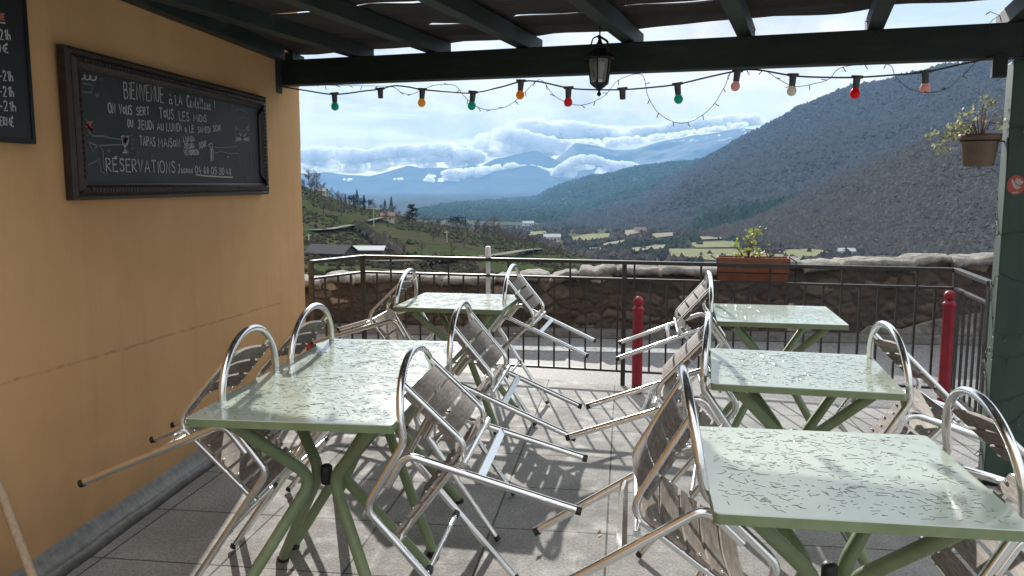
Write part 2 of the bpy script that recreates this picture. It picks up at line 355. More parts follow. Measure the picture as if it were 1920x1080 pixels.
# parapet: rubble wall with a rounded, broken coping
tops = [(300, 524), (560, 521), (640, 519), (760, 517), (860, 519), (940, 521), (985, 515), (1010, 514), (1035, 518), (1060, 508), (1095, 507), (1115, 511), (1135, 503), (1165, 501), (1200, 503), (1260, 499), (1310, 501), (1420, 496), (1500, 491), (1600, 490), (1700, 486), (1850, 479), (2100, 470)]
tp = [aty(a, b_, 8.1) for a, b_ in tops]
def topz(x):
    for p, q in zip(tp, tp[1:]):
        if p.x <= x <= q.x: return p.z + (q.z - p.z) * (x - p.x) / (q.x - p.x)
    return tp[0].z if x < tp[0].x else tp[-1].z
wallroot = thing('stone_parapet', 'low brown rubble stone wall with pale broken coping across the road', 'wall', (0, 8.25, 0))
xs = np.concatenate([np.linspace(-9, -3.2, 40, False), np.linspace(-3.2, 4.3, 620, False), np.linspace(4.3, 9, 40)]); nx, nz_ = len(xs), 54
vs, shade = [], []
def stone_at(x, z):
    """irregular rubble: distance to the joint between two stones, and a value for the stone itself"""
    q = Vector((x * 4.6, 0, z * 8.6)) + .65 * Vector((noise.noise(Vector((x * 2, z * 3, 0))), 0, noise.noise(Vector((x * 2, z * 3, 7)))))
    d, p = noise.voronoi(q); return d[1] - d[0], noise.cell(Vector(p[0]) * 3.7)
for j in range(nz_ + 1):
    for x in xs:
        h = topz(x) - .035; z = -.06 + (h + .06) * j / nz_
        jd, sv = stone_at(x, z); body = min(1, jd / .22)
        d = .022 * body ** .6 + .014 * sv * body + .012 * noise.fractal(Vector((x * 14, z * 16, 3)), .8, 2, 4)
        vs.append((x, 8.14 - d, z)); shade.append((.45 + .55 * body) if False else sv if body > .25 else -.35)
for x in xs: vs.append((x, 8.6, topz(x) - .05)); shade.append(0)
for x in xs: vs.append((x, 8.65, -2)); shade.append(0)
fs = [(j * nx + i, j * nx + i + 1, (j + 1) * nx + i + 1, (j + 1) * nx + i) for j in range(nz_ + 2) for i in range(nx - 1)]
b = MB(); b.add(vs, fs, 0, True); o = b.build('stone_face', M['stone'], wallroot); o.matrix_parent_inverse = Matrix.Translation((0, -8.25, 0))
at_ = o.data.attributes.new('stone', 'FLOAT', 'POINT'); at_.data.foreach_set('value', shade)
# coping stones with gaps, each a little higher, lower or tilted
vs = []; prof = [(-.02, -.06), (-.055, -.05), (-.065, -.025), (-.055, .0), (-.025, .010), (.08, .02), (.22, .022), (.38, .012), (.5, -.03), (.52, -.09)]
rc = random.Random(5); cuts = [-9.5]
while cuts[-1] < 9.6: cuts.append(cuts[-1] + rc.uniform(.28, .75))
blk = [(rc.uniform(-.016, .016), rc.uniform(-.04, .04), rc.uniform(-.02, .02)) for _ in cuts]
for x in xs:
    k = max(i for i, c in enumerate(cuts) if c <= x); u = (x - cuts[k]) / (cuts[k + 1] - cuts[k]); dj = min(x - cuts[k], cuts[k + 1] - x); h0, tl, yo = blk[k]
    for (dy, dz) in prof:
        nse = .016 * noise.fractal(Vector((x * 6, dy * 9, dz * 9 + k)), .8, 2.1, 6); dip = .035 * max(0, 1 - dj / .028)
        vs.append((x, 8.12 + dy * (1 - dip * 2) + yo + nse * .9 + (dip * .8 if dy < .1 else 0), topz(x) + dz - .012 + h0 + tl * (u - .5) * .5 + nse - dip))
n = len(prof); b = MB(); b.add(vs, [(i * n + k, (i + 1) * n + k, (i + 1) * n + k + 1, i * n + k + 1) for i in range(nx - 1) for k in range(n - 1)], 0, True)
o = b.build('coping', M['coping'], wallroot); o.matrix_parent_inverse = Matrix.Translation((0, -8.25, 0))
# pale run of old limewash at the foot of the wall, right
b = MB(); pts = [(2.45, 0), (2.6, .13), (2.9, .1), (3.2, .2), (3.6, .27), (4.2, .30), (5.2, .33), (5.2, 0)]
b.prism([Vector((x, 8.045, z - .02)) for x, z in pts], (0, .06, 0)); o = b.build('limewash_patch', M['coping'], wallroot); o.matrix_parent_inverse = Matrix.Translation((0, -8.25, 0))

# ------------------------------------------------------------------ house
WX = -2.02
house = thing('house', 'ochre rendered house wall along the left side of the terrace', 'house', (WX, 2, 0))
def inv(o, r): o.matrix_parent_inverse = Matrix.Translation(-Vector(r.location)); return o
b = MB(); ny, nzw = 60, 34; vs = []
for j in range(nzw + 1):
    for i in range(ny + 1):
        y = -4 + 9.55 * i / ny; z = -.02 + 5.0 * j / nzw
        vs.append((WX + .012 * noise.fractal(Vector((y * .8, z * .8, 0)), 1, 2, 3), y, z))
b.add(vs, [(j * (ny + 1) + i, j * (ny + 1) + i + 1, (j + 1) * (ny + 1) + i + 1, (j + 1) * (ny + 1) + i) for j in range(nzw) for i in range(ny)], 0, True)
e = [vs[j * (ny + 1) + ny] for j in range(nzw + 1)]
b.add(e + [(p[0] - .9, p[1] + .0, p[2]) for p in e], [(j, nzw + 1 + j, nzw + 2 + j, j + 1) for j in range(nzw)], 0)
b.box((-3.5, 1.0, 2.5), (2.0, 9, 5), 0)
inv(b.build('wall', M['ochre'], house), house)
b = MB(); prof = [(.0, .10), (.016, .08), (.034, .05), (.05, .044), (.062, .04), (.066, .0), (.0, 0)]
nseg = 70; vs = []
for i in range(nseg + 1):
    y = -4 + 9.5 * i / nseg
    for (dx, z) in prof: vs.append((WX + dx + .006 * noise.noise(Vector((y * 3, dx * 20, 0))), y, z + .006 * noise.noise(Vector((y * 4, z * 20, 5)))))
n = len(prof); b.add(vs, [(i * n + k, i * n + k + 1, (i + 1) * n + k + 1, (i + 1) * n + k) for i in range(nseg) for k in range(n - 1)], 0, True)
inv(b.build('plinth', M['concrete'], house), house)

# ------------------------------------------------------------------ pergola
BL, BR = Vector((-2.06, 5.205, 0)), Vector((2.42, 3.92, 0))
BU = (BR - BL).normalized(); BV = Vector((-BU.y, BU.x, 0))            # along the beam / away from the camera
def beam_z(p): t = (p - BL).dot(BU) / (BR - BL).length; return 2.075 - .055 * t
perg = thing('pergola', 'dark green timber pergola with rafters and dark cane roof screens', 'pergola', (1.95, 4.15, 0))
def pinv(o): return inv(o, perg)
b = MB(); a_, c_ = BL + Z * (beam_z(BL) + .075), BR + Z * (beam_z(BR) + .075)
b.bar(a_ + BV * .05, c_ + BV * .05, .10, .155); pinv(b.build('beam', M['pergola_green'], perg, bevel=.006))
FL = Vector((1.885, 4.085, 0)); 
b = MB(); cpt = FL + BU * .09 + BV * .09
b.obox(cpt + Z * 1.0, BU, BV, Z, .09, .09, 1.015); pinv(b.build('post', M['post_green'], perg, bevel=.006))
b = MB(); b.obox(cpt + Z * .012, BU, BV, Z, .10, .10, .011); pinv(b.build('post_shoe', M['iron'], perg))
# bracket block under the beam beside the post
b = MB(); b.obox(cpt + Z * 1.985 - BU * .15 - BV * .10, BU, BV, Z, .03, .03, .05); b.obox(cpt + Z * 2.10 - BV * .105, BU, BV, Z, .05, .012, .10); pinv(b.build('bracket', M['iron'], perg))
b = MB(); b.bar((WX + .035, -2, 2.268), (WX + .035, 5.14, 2.272), .06, .105); pinv(b.build('wall_plate', M['pergola_green'], perg, bevel=.004))
b = MB(); b.bar((WX + .03, 5.30, 2.22), (WX + .03, 5.52, 2.22), .05, .15); b.obox(BL + BU * .03 - BV * .03 + Z * 2.12, BU, BV, Z, .035, .03, .10); pinv(b.build('wall_bracket', M['rafter_green'], perg))
RD = Vector((-math.sin(R_(14)), -math.cos(R_(14)), 0)); RX = Vector((RD.y, -RD.x, 0)) * -1
starts = [(-1.46, 5.30), (-.94, 5.17), (-.37, 5.06), (.215, 4.88), (.80, 4.71), (1.40, 4.56), (1.98, 4.42), (2.56, 4.26)]
for i, (x, y) in enumerate(starts):
    s0 = Vector((x, y, 0)); L = 3.5
    lim = (WX + .09 - s0.x) / RD.x; L = min(L, lim)
    zb = beam_z(s0) + .16
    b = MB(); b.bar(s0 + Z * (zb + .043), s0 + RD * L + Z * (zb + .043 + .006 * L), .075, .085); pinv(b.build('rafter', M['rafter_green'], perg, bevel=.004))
# cane screens laid across the rafters, in strips with small gaps; clipped at the wall
def screen(t0, t1, sag, xend, slit=0):
    b = MB(); nu, nv = 60, 5; vs = []
    for j in range(nv + 1):
        for i in range(nu + 1):
            u = -.2 + (xend + .2) * i / nu
            op = slit * (1 if 1.22 < u < 1.5 or 1.72 < u < 2.16 or 2.28 < u < 2.95 else -.3) * (.8 + .4 * noise.noise(Vector((u * 3, 0, 0)))) + (.26 * max(0, 1 - abs(u) / .55) if slit < 0 else 0) * 1.0; p = BL + BU * u - BV * (t0 + op + (t1 - t0 - op) * j / nv)
            if p.x < WX + .02: p = Vector((WX + .02, p.y, 0))
            bay = math.sin(math.pi * ((u + .02) / .605 % 1)); edge = abs(j / nv - .5) * 2
            z = beam_z(p) + .228 + .022 * u - sag * bay * (.4 + .6 * edge) + .012 * noise.noise(Vector((u * 3, t0 * 5 + j, 0))) + .006 * (t0 + 1)
            vs.append(p + Z * z)
    k = len(vs); vs += [v + Z * .007 for v in vs]; w = nu + 1
    q = [(j * w + i, j * w + i + 1, (j + 1) * w + i + 1, (j + 1) * w + i) for j in range(nv) for i in range(nu)]
    b.add(vs, q + [tuple(k + a for a in reversed(f)) for f in q], 0, True)
    rim = [(i, i + 1) for i in range(nu)] + [(nv * w + i + 1, nv * w + i) for i in range(nu)]
    b.add(vs, [(a, a + k, c + k, c) for a, c in rim], 0)
    pinv(b.build('roof_screen', M['screen'], perg))
t = -.30
for i in range(5):
    w = .53 + .05 * math.sin(i * 2.1); gap = [.045, .02, .05, .02, .03][i % 5]
    screen(t, t + w, .010 + .006 * math.sin(i * 1.7), 4.75, .075 if i == 1 else 0); t += w + (0 if i == 0 else gap * .4)

# ------------------------------------------------------------------ railing
RA, RC = aty(680, 482, 6.2), atz(1793, 506, .895); RA.z = .895
rail = thing('railing', 'dark iron railing with thin vertical bars at the end of the terrace', 'railing', (RA.x, RA.y, 0))
RLc = aty(583, 496, 5.72); RLc.z = .895
REnd = atz(1858, 531, .895)
def rinv(o): return inv(o, rail)
b = MB()
for p, q in ((RA, RC), (RA, RLc), (RC, REnd)):
    b.bar(p, q, .04, .026)
rinv(b.build('handrail', M['rail_paint'], rail, bevel=.003))
for nm, zz_ in (('middle_rail', .775), ('bottom_rail', .105)):
    b = MB()
    for p, q in ((RA, RC), (RA, RLc), (RC, REnd)):
        b.bar((p.x, p.y, zz_), (q.x, q.y, zz_), .03, .016)
    if nm == 'middle_rail': b.bar((RLc.x, RLc.y, .775), (WX + .005, RLc.y - .02, .775), .03, .02)
    rinv(b.build(nm, M['rail_paint'], rail))
posts = [RA, RLc, RC, REnd] + [RA + (RC - RA) * k for k in (.483,)]
for p in posts:
    b = MB(); b.box((p.x, p.y, .441), (.032, .032, .882)); rinv(b.build('post', M['rail_paint'], rail))
for p, q, nb in ((RA, RC, 36), (RA, RLc, 4), (RC, REnd, 6)):
    for i in range(1, nb):
        s_ = p + (q - p) * (i / nb)
        if min((s_ - w).length for w in posts) < .03: continue
        hi = .883 if i % 4 == 2 and nb > 10 else .768
        b = MB(); b.box((s_.x, s_.y, (.1125 + hi) / 2), (.013, .013, hi - .1125)); rinv(b.build('bar', M['rail_paint'], rail))

# ------------------------------------------------------------------ tables
def dashes(b, hx, hy, z, n, seed):
    r = random.Random(seed)
    for _ in range(n):
        L = r.choice([.006, .007, .009, .011, .013, .015, .018, .022, .030]); a = r.choice([r.gauss(0, .12), r.gauss(.5, .2), r.gauss(-.65, .25), r.uniform(-1.6, 1.6)])
        cx, cy = r.uniform(-hx + .03, hx - .03), r.uniform(-hy + .03, hy - .03)
        d = Vector((math.cos(a), math.sin(a), 0)); n_ = Vector((-d.y, d.x, 0)); c = Vector((cx, cy, z)); w = .0014; h = .0006
        p = [c - d * L / 2 - n_ * w, c + d * L / 2 - n_ * w, c + d * L / 2 + n_ * w, c - d * L / 2 + n_ * w, c - d * (L / 2 - .001) + Z * h, c + d * (L / 2 - .001) + Z * h]
        b.add(p, [(0, 1, 5, 4), (2, 3, 4, 5), (1, 2, 5), (3, 0, 4)], 1)
def make_table(label):
    t = thing('cafe_table', label, 'table', (0, 0, 0), 'green cafe tables on the terrace')
    b = MB(); hx, hy = .325, .33; r = .012; ring = []
    for cx, cy, a0 in ((hx - r, hy - r, 0), (-hx + r, hy - r, 90), (-hx + r, -hy + r, 180), (hx - r, -hy + r, 270)):
        for k in range(4): an = R_(a0 + 30 * k); ring.append((cx + r * math.cos(an), cy + r * math.sin(an)))
    n = len(ring)
    lev = [(.992, .7385), (1, .735), (1, .7145)]
    inner = [(x * .997, y * .997, .7400) for x, y in ring]
    vs = inner + [(x, y, .7375) for x, y in ring] + [(x, y, .7140) for x, y in ring] + [(x * .94, y * .94, .7140) for x, y in ring]
    b.add(vs, [tuple(range(n))], 0)
    for l in range(3):
        b.add(vs, [(l * n + i, (l + 1) * n + i, (l + 1) * n + (i + 1) % n, l * n + (i + 1) % n) for i in range(n)], 2 if l else 0)
    b.add(vs, [tuple(3 * n + i for i in reversed(range(n)))], 2)
    dashes(b, hx, hy, .7402, 640, 3)
    b.build('tabletop', [M['table_top'], M['table_dash'], M['table_green']], t)
    b = MB()
    for a in (45, 135):
        d = Vector((math.cos(R_(a)), math.sin(R_(a)), 0)); b.bar(-d * .33 + Z * .7045, d * .33 + Z * .7045, .035, .018)
    b.build('support_bar', M['table_green'], t)
    for sx in (-1, 1):
        for sy in (-1, 1):
            pts = fillet([(sx * .235, sy * .225, .70), (sx * .034, sy * .032, .455), (sx * .285, sy * .275, .012)], .07, 8)
            b = MB(); b.tube(pts, .0198, 12); leg = b.build('leg', M['table_green'], t)
            b = MB(); b.lathe((sx * .285, sy * .275, 0), [(.022, 0), (.026, .006), (.02, .022)], 10); b.build('foot_pad', M['black_plastic'], leg)
    b = MB(); b.lathe((0, 0, .425), [(.018, 0), (.021, .01), (.021, .06), (.014, .068), (.008, .07)], 10); b.build('hub', M['black_plastic'], t)
    return t
tab0 = make_table('long green table top at left, near half, beside the ochre wall')
TABS = [((-.915, 2.666), -1, None),
        ((-.905, 3.328), -1, 'far half of the long pair of green tables along the ochre wall'),
        ((-.825, 4.965), -5, 'small green table at the back left in front of the white pole'),
        ((.602, 2.075), -2.5, 'large pale green table in the right foreground with dark dashes'),
        ((.780, 3.245), -7.5, 'middle green table of the right row, before the rear one'),
        ((.985, 4.645), -5, 'rear green table of the right row below the terracotta planter')]
for (xy, rz, lab) in TABS:
    t = tab0 if lab is None else copy_tree(tab0)
    if lab: t['label'] = lab
    t.location = (xy[0], xy[1], 0); t.rotation_euler = (0, 0, R_(rz))

# ------------------------------------------------------------------ chairs: aluminium bistro armchairs with slatted seat and back
def ell(x, s0=.05, s1=.235, w=.25): return s0 + (s1 - s0) * math.sqrt(max(0, 1 - (x / w) ** 2))
DY, DZ = -.19 / .2314, .132 / .2314
def archp(x): s = ell(x); return Vector((x, -.45 + DY * s, .563 + DZ * s))
def make_chair(label):
    t = thing('bistro_chair', label, 'chair', (0, 0, 0), 'aluminium bistro chairs tipped against the tables')
    TR = .0125
    side = fillet([(.2565, -.175, .48), (.258, -.207, .570), (.25, -.45, .563), (.25, -.45 + DY * .05, .563 + DZ * .05)], [.05, .06], 7)
    arc = [archp(.25 * math.cos(R_(a))) for a in range(6, 175, 6)]
    path = side + arc + [Vector((-p.x, p.y, p.z)) for p in reversed(side)]
    b = MB(); b.tube(path, TR, 14); b.build('arm_frame', M['alu'], t)
    for sx in (-1, 1):
        b = MB(); b.tube([(sx * .25, .002, .008), (sx * .2565, -.175, .48)], TR, 14, flute=.05); l = b.build('front_leg', M['alu'], t)
        b = MB(); b.tube([(sx * .25, .004, -.002), (sx * .2503, -.004, .016)], .0136, 12); b.build('foot_cap', M['black_plastic'], l)
        b = MB(); b.tube(fillet([(sx * .24, -.53, .008), (sx * .246, -.418, .541), (sx * .247, -.30, .5445)], .05, 6), TR, 14, flute=.05); l = b.build('rear_leg', M['alu'], t)
        b = MB(); b.tube([(sx * .24, -.5315, -.002), (sx * .24, -.527, .014)], .0136, 12); b.build('foot_cap', M['black_plastic'], l)
    A = archp(.19); Bk = Vector((.19, -.515, .382)); Fr = Vector((.19, -.145, .440))
    for sx in (-1, 1):
        b = MB(); b.tube([Vector((sx * p.x, p.y, p.z)) for p in fillet([A, Bk, Fr], .06, 8)], .0105, 12); b.build('side_rail', M['alu'], t)
    for q0, q1 in (((-.25, -.150, .434), (.25, -.150, .434)), ((-.245, -.478, .372), (.245, -.478, .372))):
        b = MB(); b.tube([q0, q1], .0095, 10); b.build('seat_crossbar', M['alu'], t)
    b = MB(); b.tube([(-.2525, -.113, .31), (.2525, -.113, .31)], .0085, 10)
    for sx in (-1, 1): b.tube([(sx * .205, -.113, .31), (sx * .232, -.113, .31)], .012, 10, 1)
    b.build('front_stretcher', [M['alu'], M['black_plastic']], t)
    b = MB(); b.bar((-.236, -.466, .31), (.236, -.466, .31), .016, .024, up=(0, -.2, 1)); b.build('rear_stretcher', M['alu'], t)
    def slat(b, c, along, nrm, w, sag, hw=.205, seed=0):
        n = 12; th = .0105; vs = []
        for i in range(n + 1):
            x = -hw + 2 * hw * i / n; k = sag * (1 - (x / hw) ** 2)
            jag = .0014 * noise.noise(Vector((i * 1.3, seed * 3.1, 0)))
            for a_, h_ in ((-w / 2 + jag, 0), (w / 2 + jag, 0), (w / 2 + jag, th), (-w / 2 + jag, th)):
                vs.append(c + Vector((x, 0, 0)) + along * a_ + nrm * (h_ - k))
        b.add(vs, [(i * 4 + k, i * 4 + (k + 1) % 4, (i + 1) * 4 + (k + 1) % 4, (i + 1) * 4 + k) for i in range(n) for k in range(4)] + [(0, 3, 2, 1), (n * 4, n * 4 + 1, n * 4 + 2, n * 4 + 3)], 0)
        for sx in (-1, 1):
            b.sphere(c + Vector((sx * .19, 0, 0)) + nrm * (th), .0055, 1, 6, 4)
    bd = (Bk - A); bd.x = 0; bd.normalize(); bn = Vector((0, -bd.z, bd.y)); bn = bn if bn.y > 0 else -bn
    A0 = Vector((0, A.y, A.z))
    b = MB()
    for i, s_ in enumerate((.062, .133, .204)): slat(b, A0 + bd * s_ + bn * .0108, bd, bn, .060, .034, seed=i)
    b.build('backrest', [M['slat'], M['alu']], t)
    sd = (Fr - Bk); sd.x = 0; sd.normalize(); sn = Vector((0, -sd.z, sd.y)); B0 = Vector((0, Bk.y, Bk.z)); b = MB()
    for i in range(5): slat(b, B0 + sd * (.062 + .069 * i) + sn * .0108, sd, sn, .058, .014, seed=i + 5)
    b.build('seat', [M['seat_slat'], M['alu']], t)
    return t
ch0 = make_chair('chair')
CH = [  # feet x, y, turn, tilt, side it faces, label
 (-.280, 2.615, -1.4, 62.0, -1, 'tilted chair with dark slatted back, aisle side of the near left table'),
 (-.375, 3.445, -1.8, 54.5, -1, 'second chair along the aisle side of the long left table'),
 (-.330, 5.075, -5.2, 54.0, -1, 'chair leaning on the right edge of the small rear left table'),
 (-1.474, 5.077, -1.5, 61.5, 1, 'chair leaning on the left edge of the small rear left table'),
 (-1.443, 3.390, -.7, 57.5, 1, 'chair between ochre wall and far half of the long left table'),
 (-1.422, 2.768, 2.0, 55.0, 1, 'chair by the ochre wall with grey weathered seat, near half of long table'),
 (.185, 2.160, -2.4, 45.5, 1, 'foreground chair with brown seat slats at left edge of nearest right table'),
 (.216, 3.352, -9.0, 57.0, 1, 'chair on the aisle side of the middle right table'),
 (.430, 4.910, -2.9, 56.5, 1, 'chair on the aisle side of the rear right table beside the red bollard'),
 (1.381, 3.212, -2.5, 60.0, -1, 'chair on the right side of the middle right table'),
 (1.309, 2.195, -3.1, 62.5, -1, 'chair with mossy dark slats at far right of the nearest right table'),
]
for i, (x, y, rot, tilt, side, lab) in enumerate(CH):
    c = ch0 if i == 0 else copy_tree(ch0)
    c['label'] = lab
    a = R_(rot) + (0 if side > 0 else math.pi); f = Vector((math.cos(a), math.sin(a), 0)); r = Vector((math.sin(a), -math.cos(a), 0)); tl = R_(tilt)
    e_ = f * math.cos(tl) - Z * math.sin(tl); u_ = f * math.sin(tl) + Z * math.cos(tl)
    c.matrix_world = Matrix(((r.x, e_.x, u_.x, x), (r.y, e_.y, u_.y, y), (r.z, e_.z, u_.z, .014), (0, 0, 0, 1)))

# ------------------------------------------------------------------ bollards, white pole, leaning stick
def bollard(x, y, h, label):
    t = thing('bollard', label, 'bollard', (x, y, -.03), 'red bollards along the road')
    b = MB(); k = h - .09
    b.lathe((0, 0, 0), [(.036, 0), (.036, k), (.041, k + .004), (.041, k + .02), (.030, k + .028), (.026, k + .04)], 18); b.build('shaft', M['bollard_red'], t)
    b = MB(); b.sphere((0, 0, k + .068), .036, 0, 16, 10); b.build('ball', M['bollard_red'], t)
bollard(.292, 5.70, .70, 'red ball topped bollard behind the railing near the middle')
bollard(2.262, 5.52, .79, 'red ball topped bollard at right near the green post')
bollard(-2.285, 6.32, .30, 'short red bollard by the house corner, half hidden by chairs')
p = aty(915, 463, 6.08)
t = thing('pole', 'thin white plastic pole standing up behind the railing', 'pole', (p.x, 6.08, -.03))
b = MB(); b.lathe((0, 0, 0), [(.017, 0), (.017, .93)], 12); b.build('tube', M['white_pvc'], t)
b = MB(); b.lathe((0, 0, .93), [(.021, 0), (.021, .075), (.018, .09)], 12); b.build('cap', M['white_pvc'], t)
p0, p1 = aty(2, 925, 2.42), aty(60, 1080, 2.34); d = (p1 - p0).normalized(); foot_ = p1 + d * (p1.z / -d.z); top_ = p0 - d * .14
b = MB(); b.tube([foot_ + Z * .004, top_], .0145, 12); tag(b.build('stick', M['pale_wood']), 'tan round wooden stick leaning on the wall at lower left', 'stick')

# ------------------------------------------------------------------ chalk writing: a small hand-drawn stroke alphabet
def arcp(cx, cy, rx, ry, a0, a1, n=9): return [(cx + rx * math.cos(R_(a0 + (a1 - a0) * i / n)), cy + ry * math.sin(R_(a0 + (a1 - a0) * i / n))) for i in range(n + 1)]
G = {
 'A': [[(0, 0), (.3, 1), (.62, 0)], [(.12, .36), (.5, .36)]],
 'B': [[(0, 0), (0, 1)], [(0, 1), (.35, .97), (.42, .78), (.32, .58), (0, .54), (.4, .5), (.52, .27), (.38, .04), (0, 0)]],
 'C': [arcp(.36, .5, .36, .5, 50, 310)],
 'D': [[(0, 0), (0, 1)], [(0, 1), (.32, .93), (.5, .62), (.48, .32), (.3, .05), (0, 0)]],
 'E': [[(.46, 1), (0, 1), (0, 0), (.48, 0)], [(0, .53), (.36, .53)]],
 'F': [[(.46, 1), (0, 1), (0, 0)], [(0, .53), (.36, .53)]],
 'I': [[(.05, 0), (.05, 1)]],
 'i': [[(.05, 0), (.05, .72)], [(.05, .92), (.06, 1)]],
 'J': [[(.1, 1), (.5, 1)], [(.34, 1), (.34, .2), (.22, .02), (.06, .06), (0, .2)]],
 'L': [[(0, 1), (0, 0), (.42, 0)]],
 'M': [[(0, 0), (.06, 1), (.33, .35), (.6, 1), (.68, 0)]],
 'N': [[(0, 0), (0, 1), (.48, 0), (.48, 1)]],
 'O': [arcp(.3, .5, .3, .5, 90, 450, 14)],
 'o': [arcp(.24, .45, .22, .32, 90, 450, 12)],
 'P': [[(0, 0), (0, 1), (.34, .96), (.44, .75), (.32, .54), (0, .5)]],
 'R': [[(0, 0), (0, 1), (.34, .96), (.44, .76), (.32, .57), (0, .52), (.48, 0)]],
 'S': [[(.44, .86), (.28, 1), (.08, .92), (.03, .75), (.2, .56), (.4, .42), (.45, .2), (.28, .02), (.06, .06), (0, .2)]],
 'T': [[(0, 1), (.56, 1)], [(.28, 1), (.28, 0)]],
 'U': [[(0, 1), (.01, .25), (.14, .02), (.34, .02), (.46, .25), (.47, 1)]],
 'V': [[(0, 1), (.24, 0), (.5, 1)]],
 '&': [[(.5, 0), (.1, .7), (.2, .95), (.34, .75), (.05, .3), (.15, .02), (.35, .1), (.5, .4)]],
 'a': [[(.38, .5), (.2, .58), (.03, .4), (.05, .1), (.22, 0), (.38, .2), (.38, .56), (.4, .08), (.5, 0)]],
 's': [[(.0, .05), (.2, .55), (.26, .25), (.2, .02), (.05, .05), (.32, .1)]],
 't': [[(.12, .95), (.1, .15), (.2, 0), (.34, .1)], [(-.04, .62), (.3, .64)]],
 'e': [[(0, .22), (.25, .36), (.26, .52), (.12, .56), (.03, .32), (.1, .05), (.24, .02), (.38, .16)]],
 'l': [[(0, .1), (.2, .75), (.17, 1), (.07, .9), (.08, .2), (.18, 0), (.32, .12)]],
 'n': [[(0, 0), (.03, .55), (.03, .3), (.18, .56), (.28, .45), (.28, .1), (.36, 0), (.44, .1)]],
 'u': [[(0, .55), (.02, .12), (.12, 0), (.26, .2), (.28, .55), (.28, .1), (.4, .05)]],
 'h': [[(0, 1), (0, 0)], [(0, .38), (.16, .56), (.3, .45), (.32, 0)]],
 '0': [arcp(.22, .5, .22, .5, 90, 450, 12)], '1': [[(0, .75), (.18, 1), (.18, 0)]],
 '2': [[(0, .78), (.12, .98), (.34, .92), (.36, .66), (.02, 0), (.42, .02)]],
 '3': [[(.02, .9), (.22, 1), (.38, .82), (.16, .54), (.4, .36), (.34, .08), (.14, 0), (0, .12)]],
 '4': [[(.2, 1), (.0, .36), (.42, .38)], [(.3, .62), (.28, -.05)]],
 '5': [[(.4, 1), (.08, 1), (.04, .58), (.3, .58), (.42, .3), (.28, .02), (.02, .04)]],
 '6': [[(.32, 1), (.08, .6), (.02, .25), (.18, 0), (.38, .16), (.34, .42), (.06, .38)]],
 '8': [[(.2, .52), (.04, .75), (.2, 1), (.36, .78), (.2, .52), (.02, .25), (.2, 0), (.4, .24), (.2, .52)]],
 ':': [[(.05, .15), (.06, .22)], [(.05, .6), (.06, .67)]], '!': [[(.08, 1), (.05, .3)], [(.04, .04), (.05, .0)]],
 '.': [[(.04, .35), (.06, .41)]], '-': [[(.0, .42), (.22, .42)]], '\u00b4': [[(.12, 1.1), (.4, 1.16)]], '`': [[(.05, 1.1), (.18, 1.0)]],
}
def gw(c): return max(p[0] for s in G[c] for p in s) if c in G else .4
def ribbon(b, pts, w, x, mat_=0):
    """flat stroke on the plane x = const; pts are (y, z)"""
    P = [Vector((0, a, c)) for a, c in pts]
    if len(P) < 2: return
    vs = []
    for i, p in enumerate(P):
        t = (P[min(i + 1, len(P) - 1)] - P[max(i - 1, 0)]); t = t.normalized() if t.length > 1e-7 else Vector((0, 1, 0))
        n = Vector((0, -t.z, t.y)); ww = w * (.85 + .3 * random.random()) / 2
        vs += [(x, p.y + n.y * ww, p.z + n.z * ww), (x, p.y - n.y * ww, p.z - n.z * ww)]
    b.add(vs, [(2 * i, 2 * i + 1, 2 * i + 3, 2 * i + 2) for i in range(len(P) - 1)], mat_)
def write(b, text, p, q, hcap, w, x, mat_=0):
    """text between two photo points on the wall plane (baseline start, end); cap height in metres"""
    hcap *= .54; A, B = atx(*p, x), atx(*q, x); tot = 0; gap = .20
    for ch in text: tot += (.36 if ch == ' ' else 0 if ch in '\u00b4`' else gw(ch) + gap)
    L = math.hypot(B.y - A.y, B.z - A.z); s = L / (tot - gap); u = 0; dz = (B.z - A.z) / (B.y - A.y)
    for ch in text:
        if ch == ' ': u += .36; continue
        if ch in '\u00b4`':
            for st in G[ch]: ribbon(b, [(A.y + (u - .62 + a) * s, A.z + c * hcap + dz * u * s) for a, c in st], w, x, mat_)
            continue
        jy, jz = random.uniform(-.02, .02), random.uniform(-.03, .03)
        for st in G[ch]:
            ribbon(b, [(A.y + (u + a + jy) * s, A.z + (c + jz) * hcap + dz * (u + a) * s) for a, c in st], w, x, mat_)
        u += gw(ch) + gap
def zc(x, y): return (110 + x / 4.155, 110 + y / 4.155)       # points read in an enlarged view of the board
board = thing('chalkboard', 'long black chalkboard with carved brown frame hung on ochre wall', 'chalkboard', (WX, 3.92, 1.39))
def binv(o): return inv(o, board)
X0 = WX + .014
y0, y1, z0, z1 = 2.975, 4.862, 1.388, 1.966; iy0, iy1, iz0, iz1 = 3.062, 4.745, 1.455, 1.888
b = MB(); b.obox(((X0 + .012), (y0 + y1) / 2, (z0 + z1) / 2), Vector((1, 0, 0)), Vector((0, 1, 0)), Z, .010, (y1 - y0) / 2 - .02, (z1 - z0) / 2 - .02); binv(b.build('slate', M['board_black'], board))
b = MB()
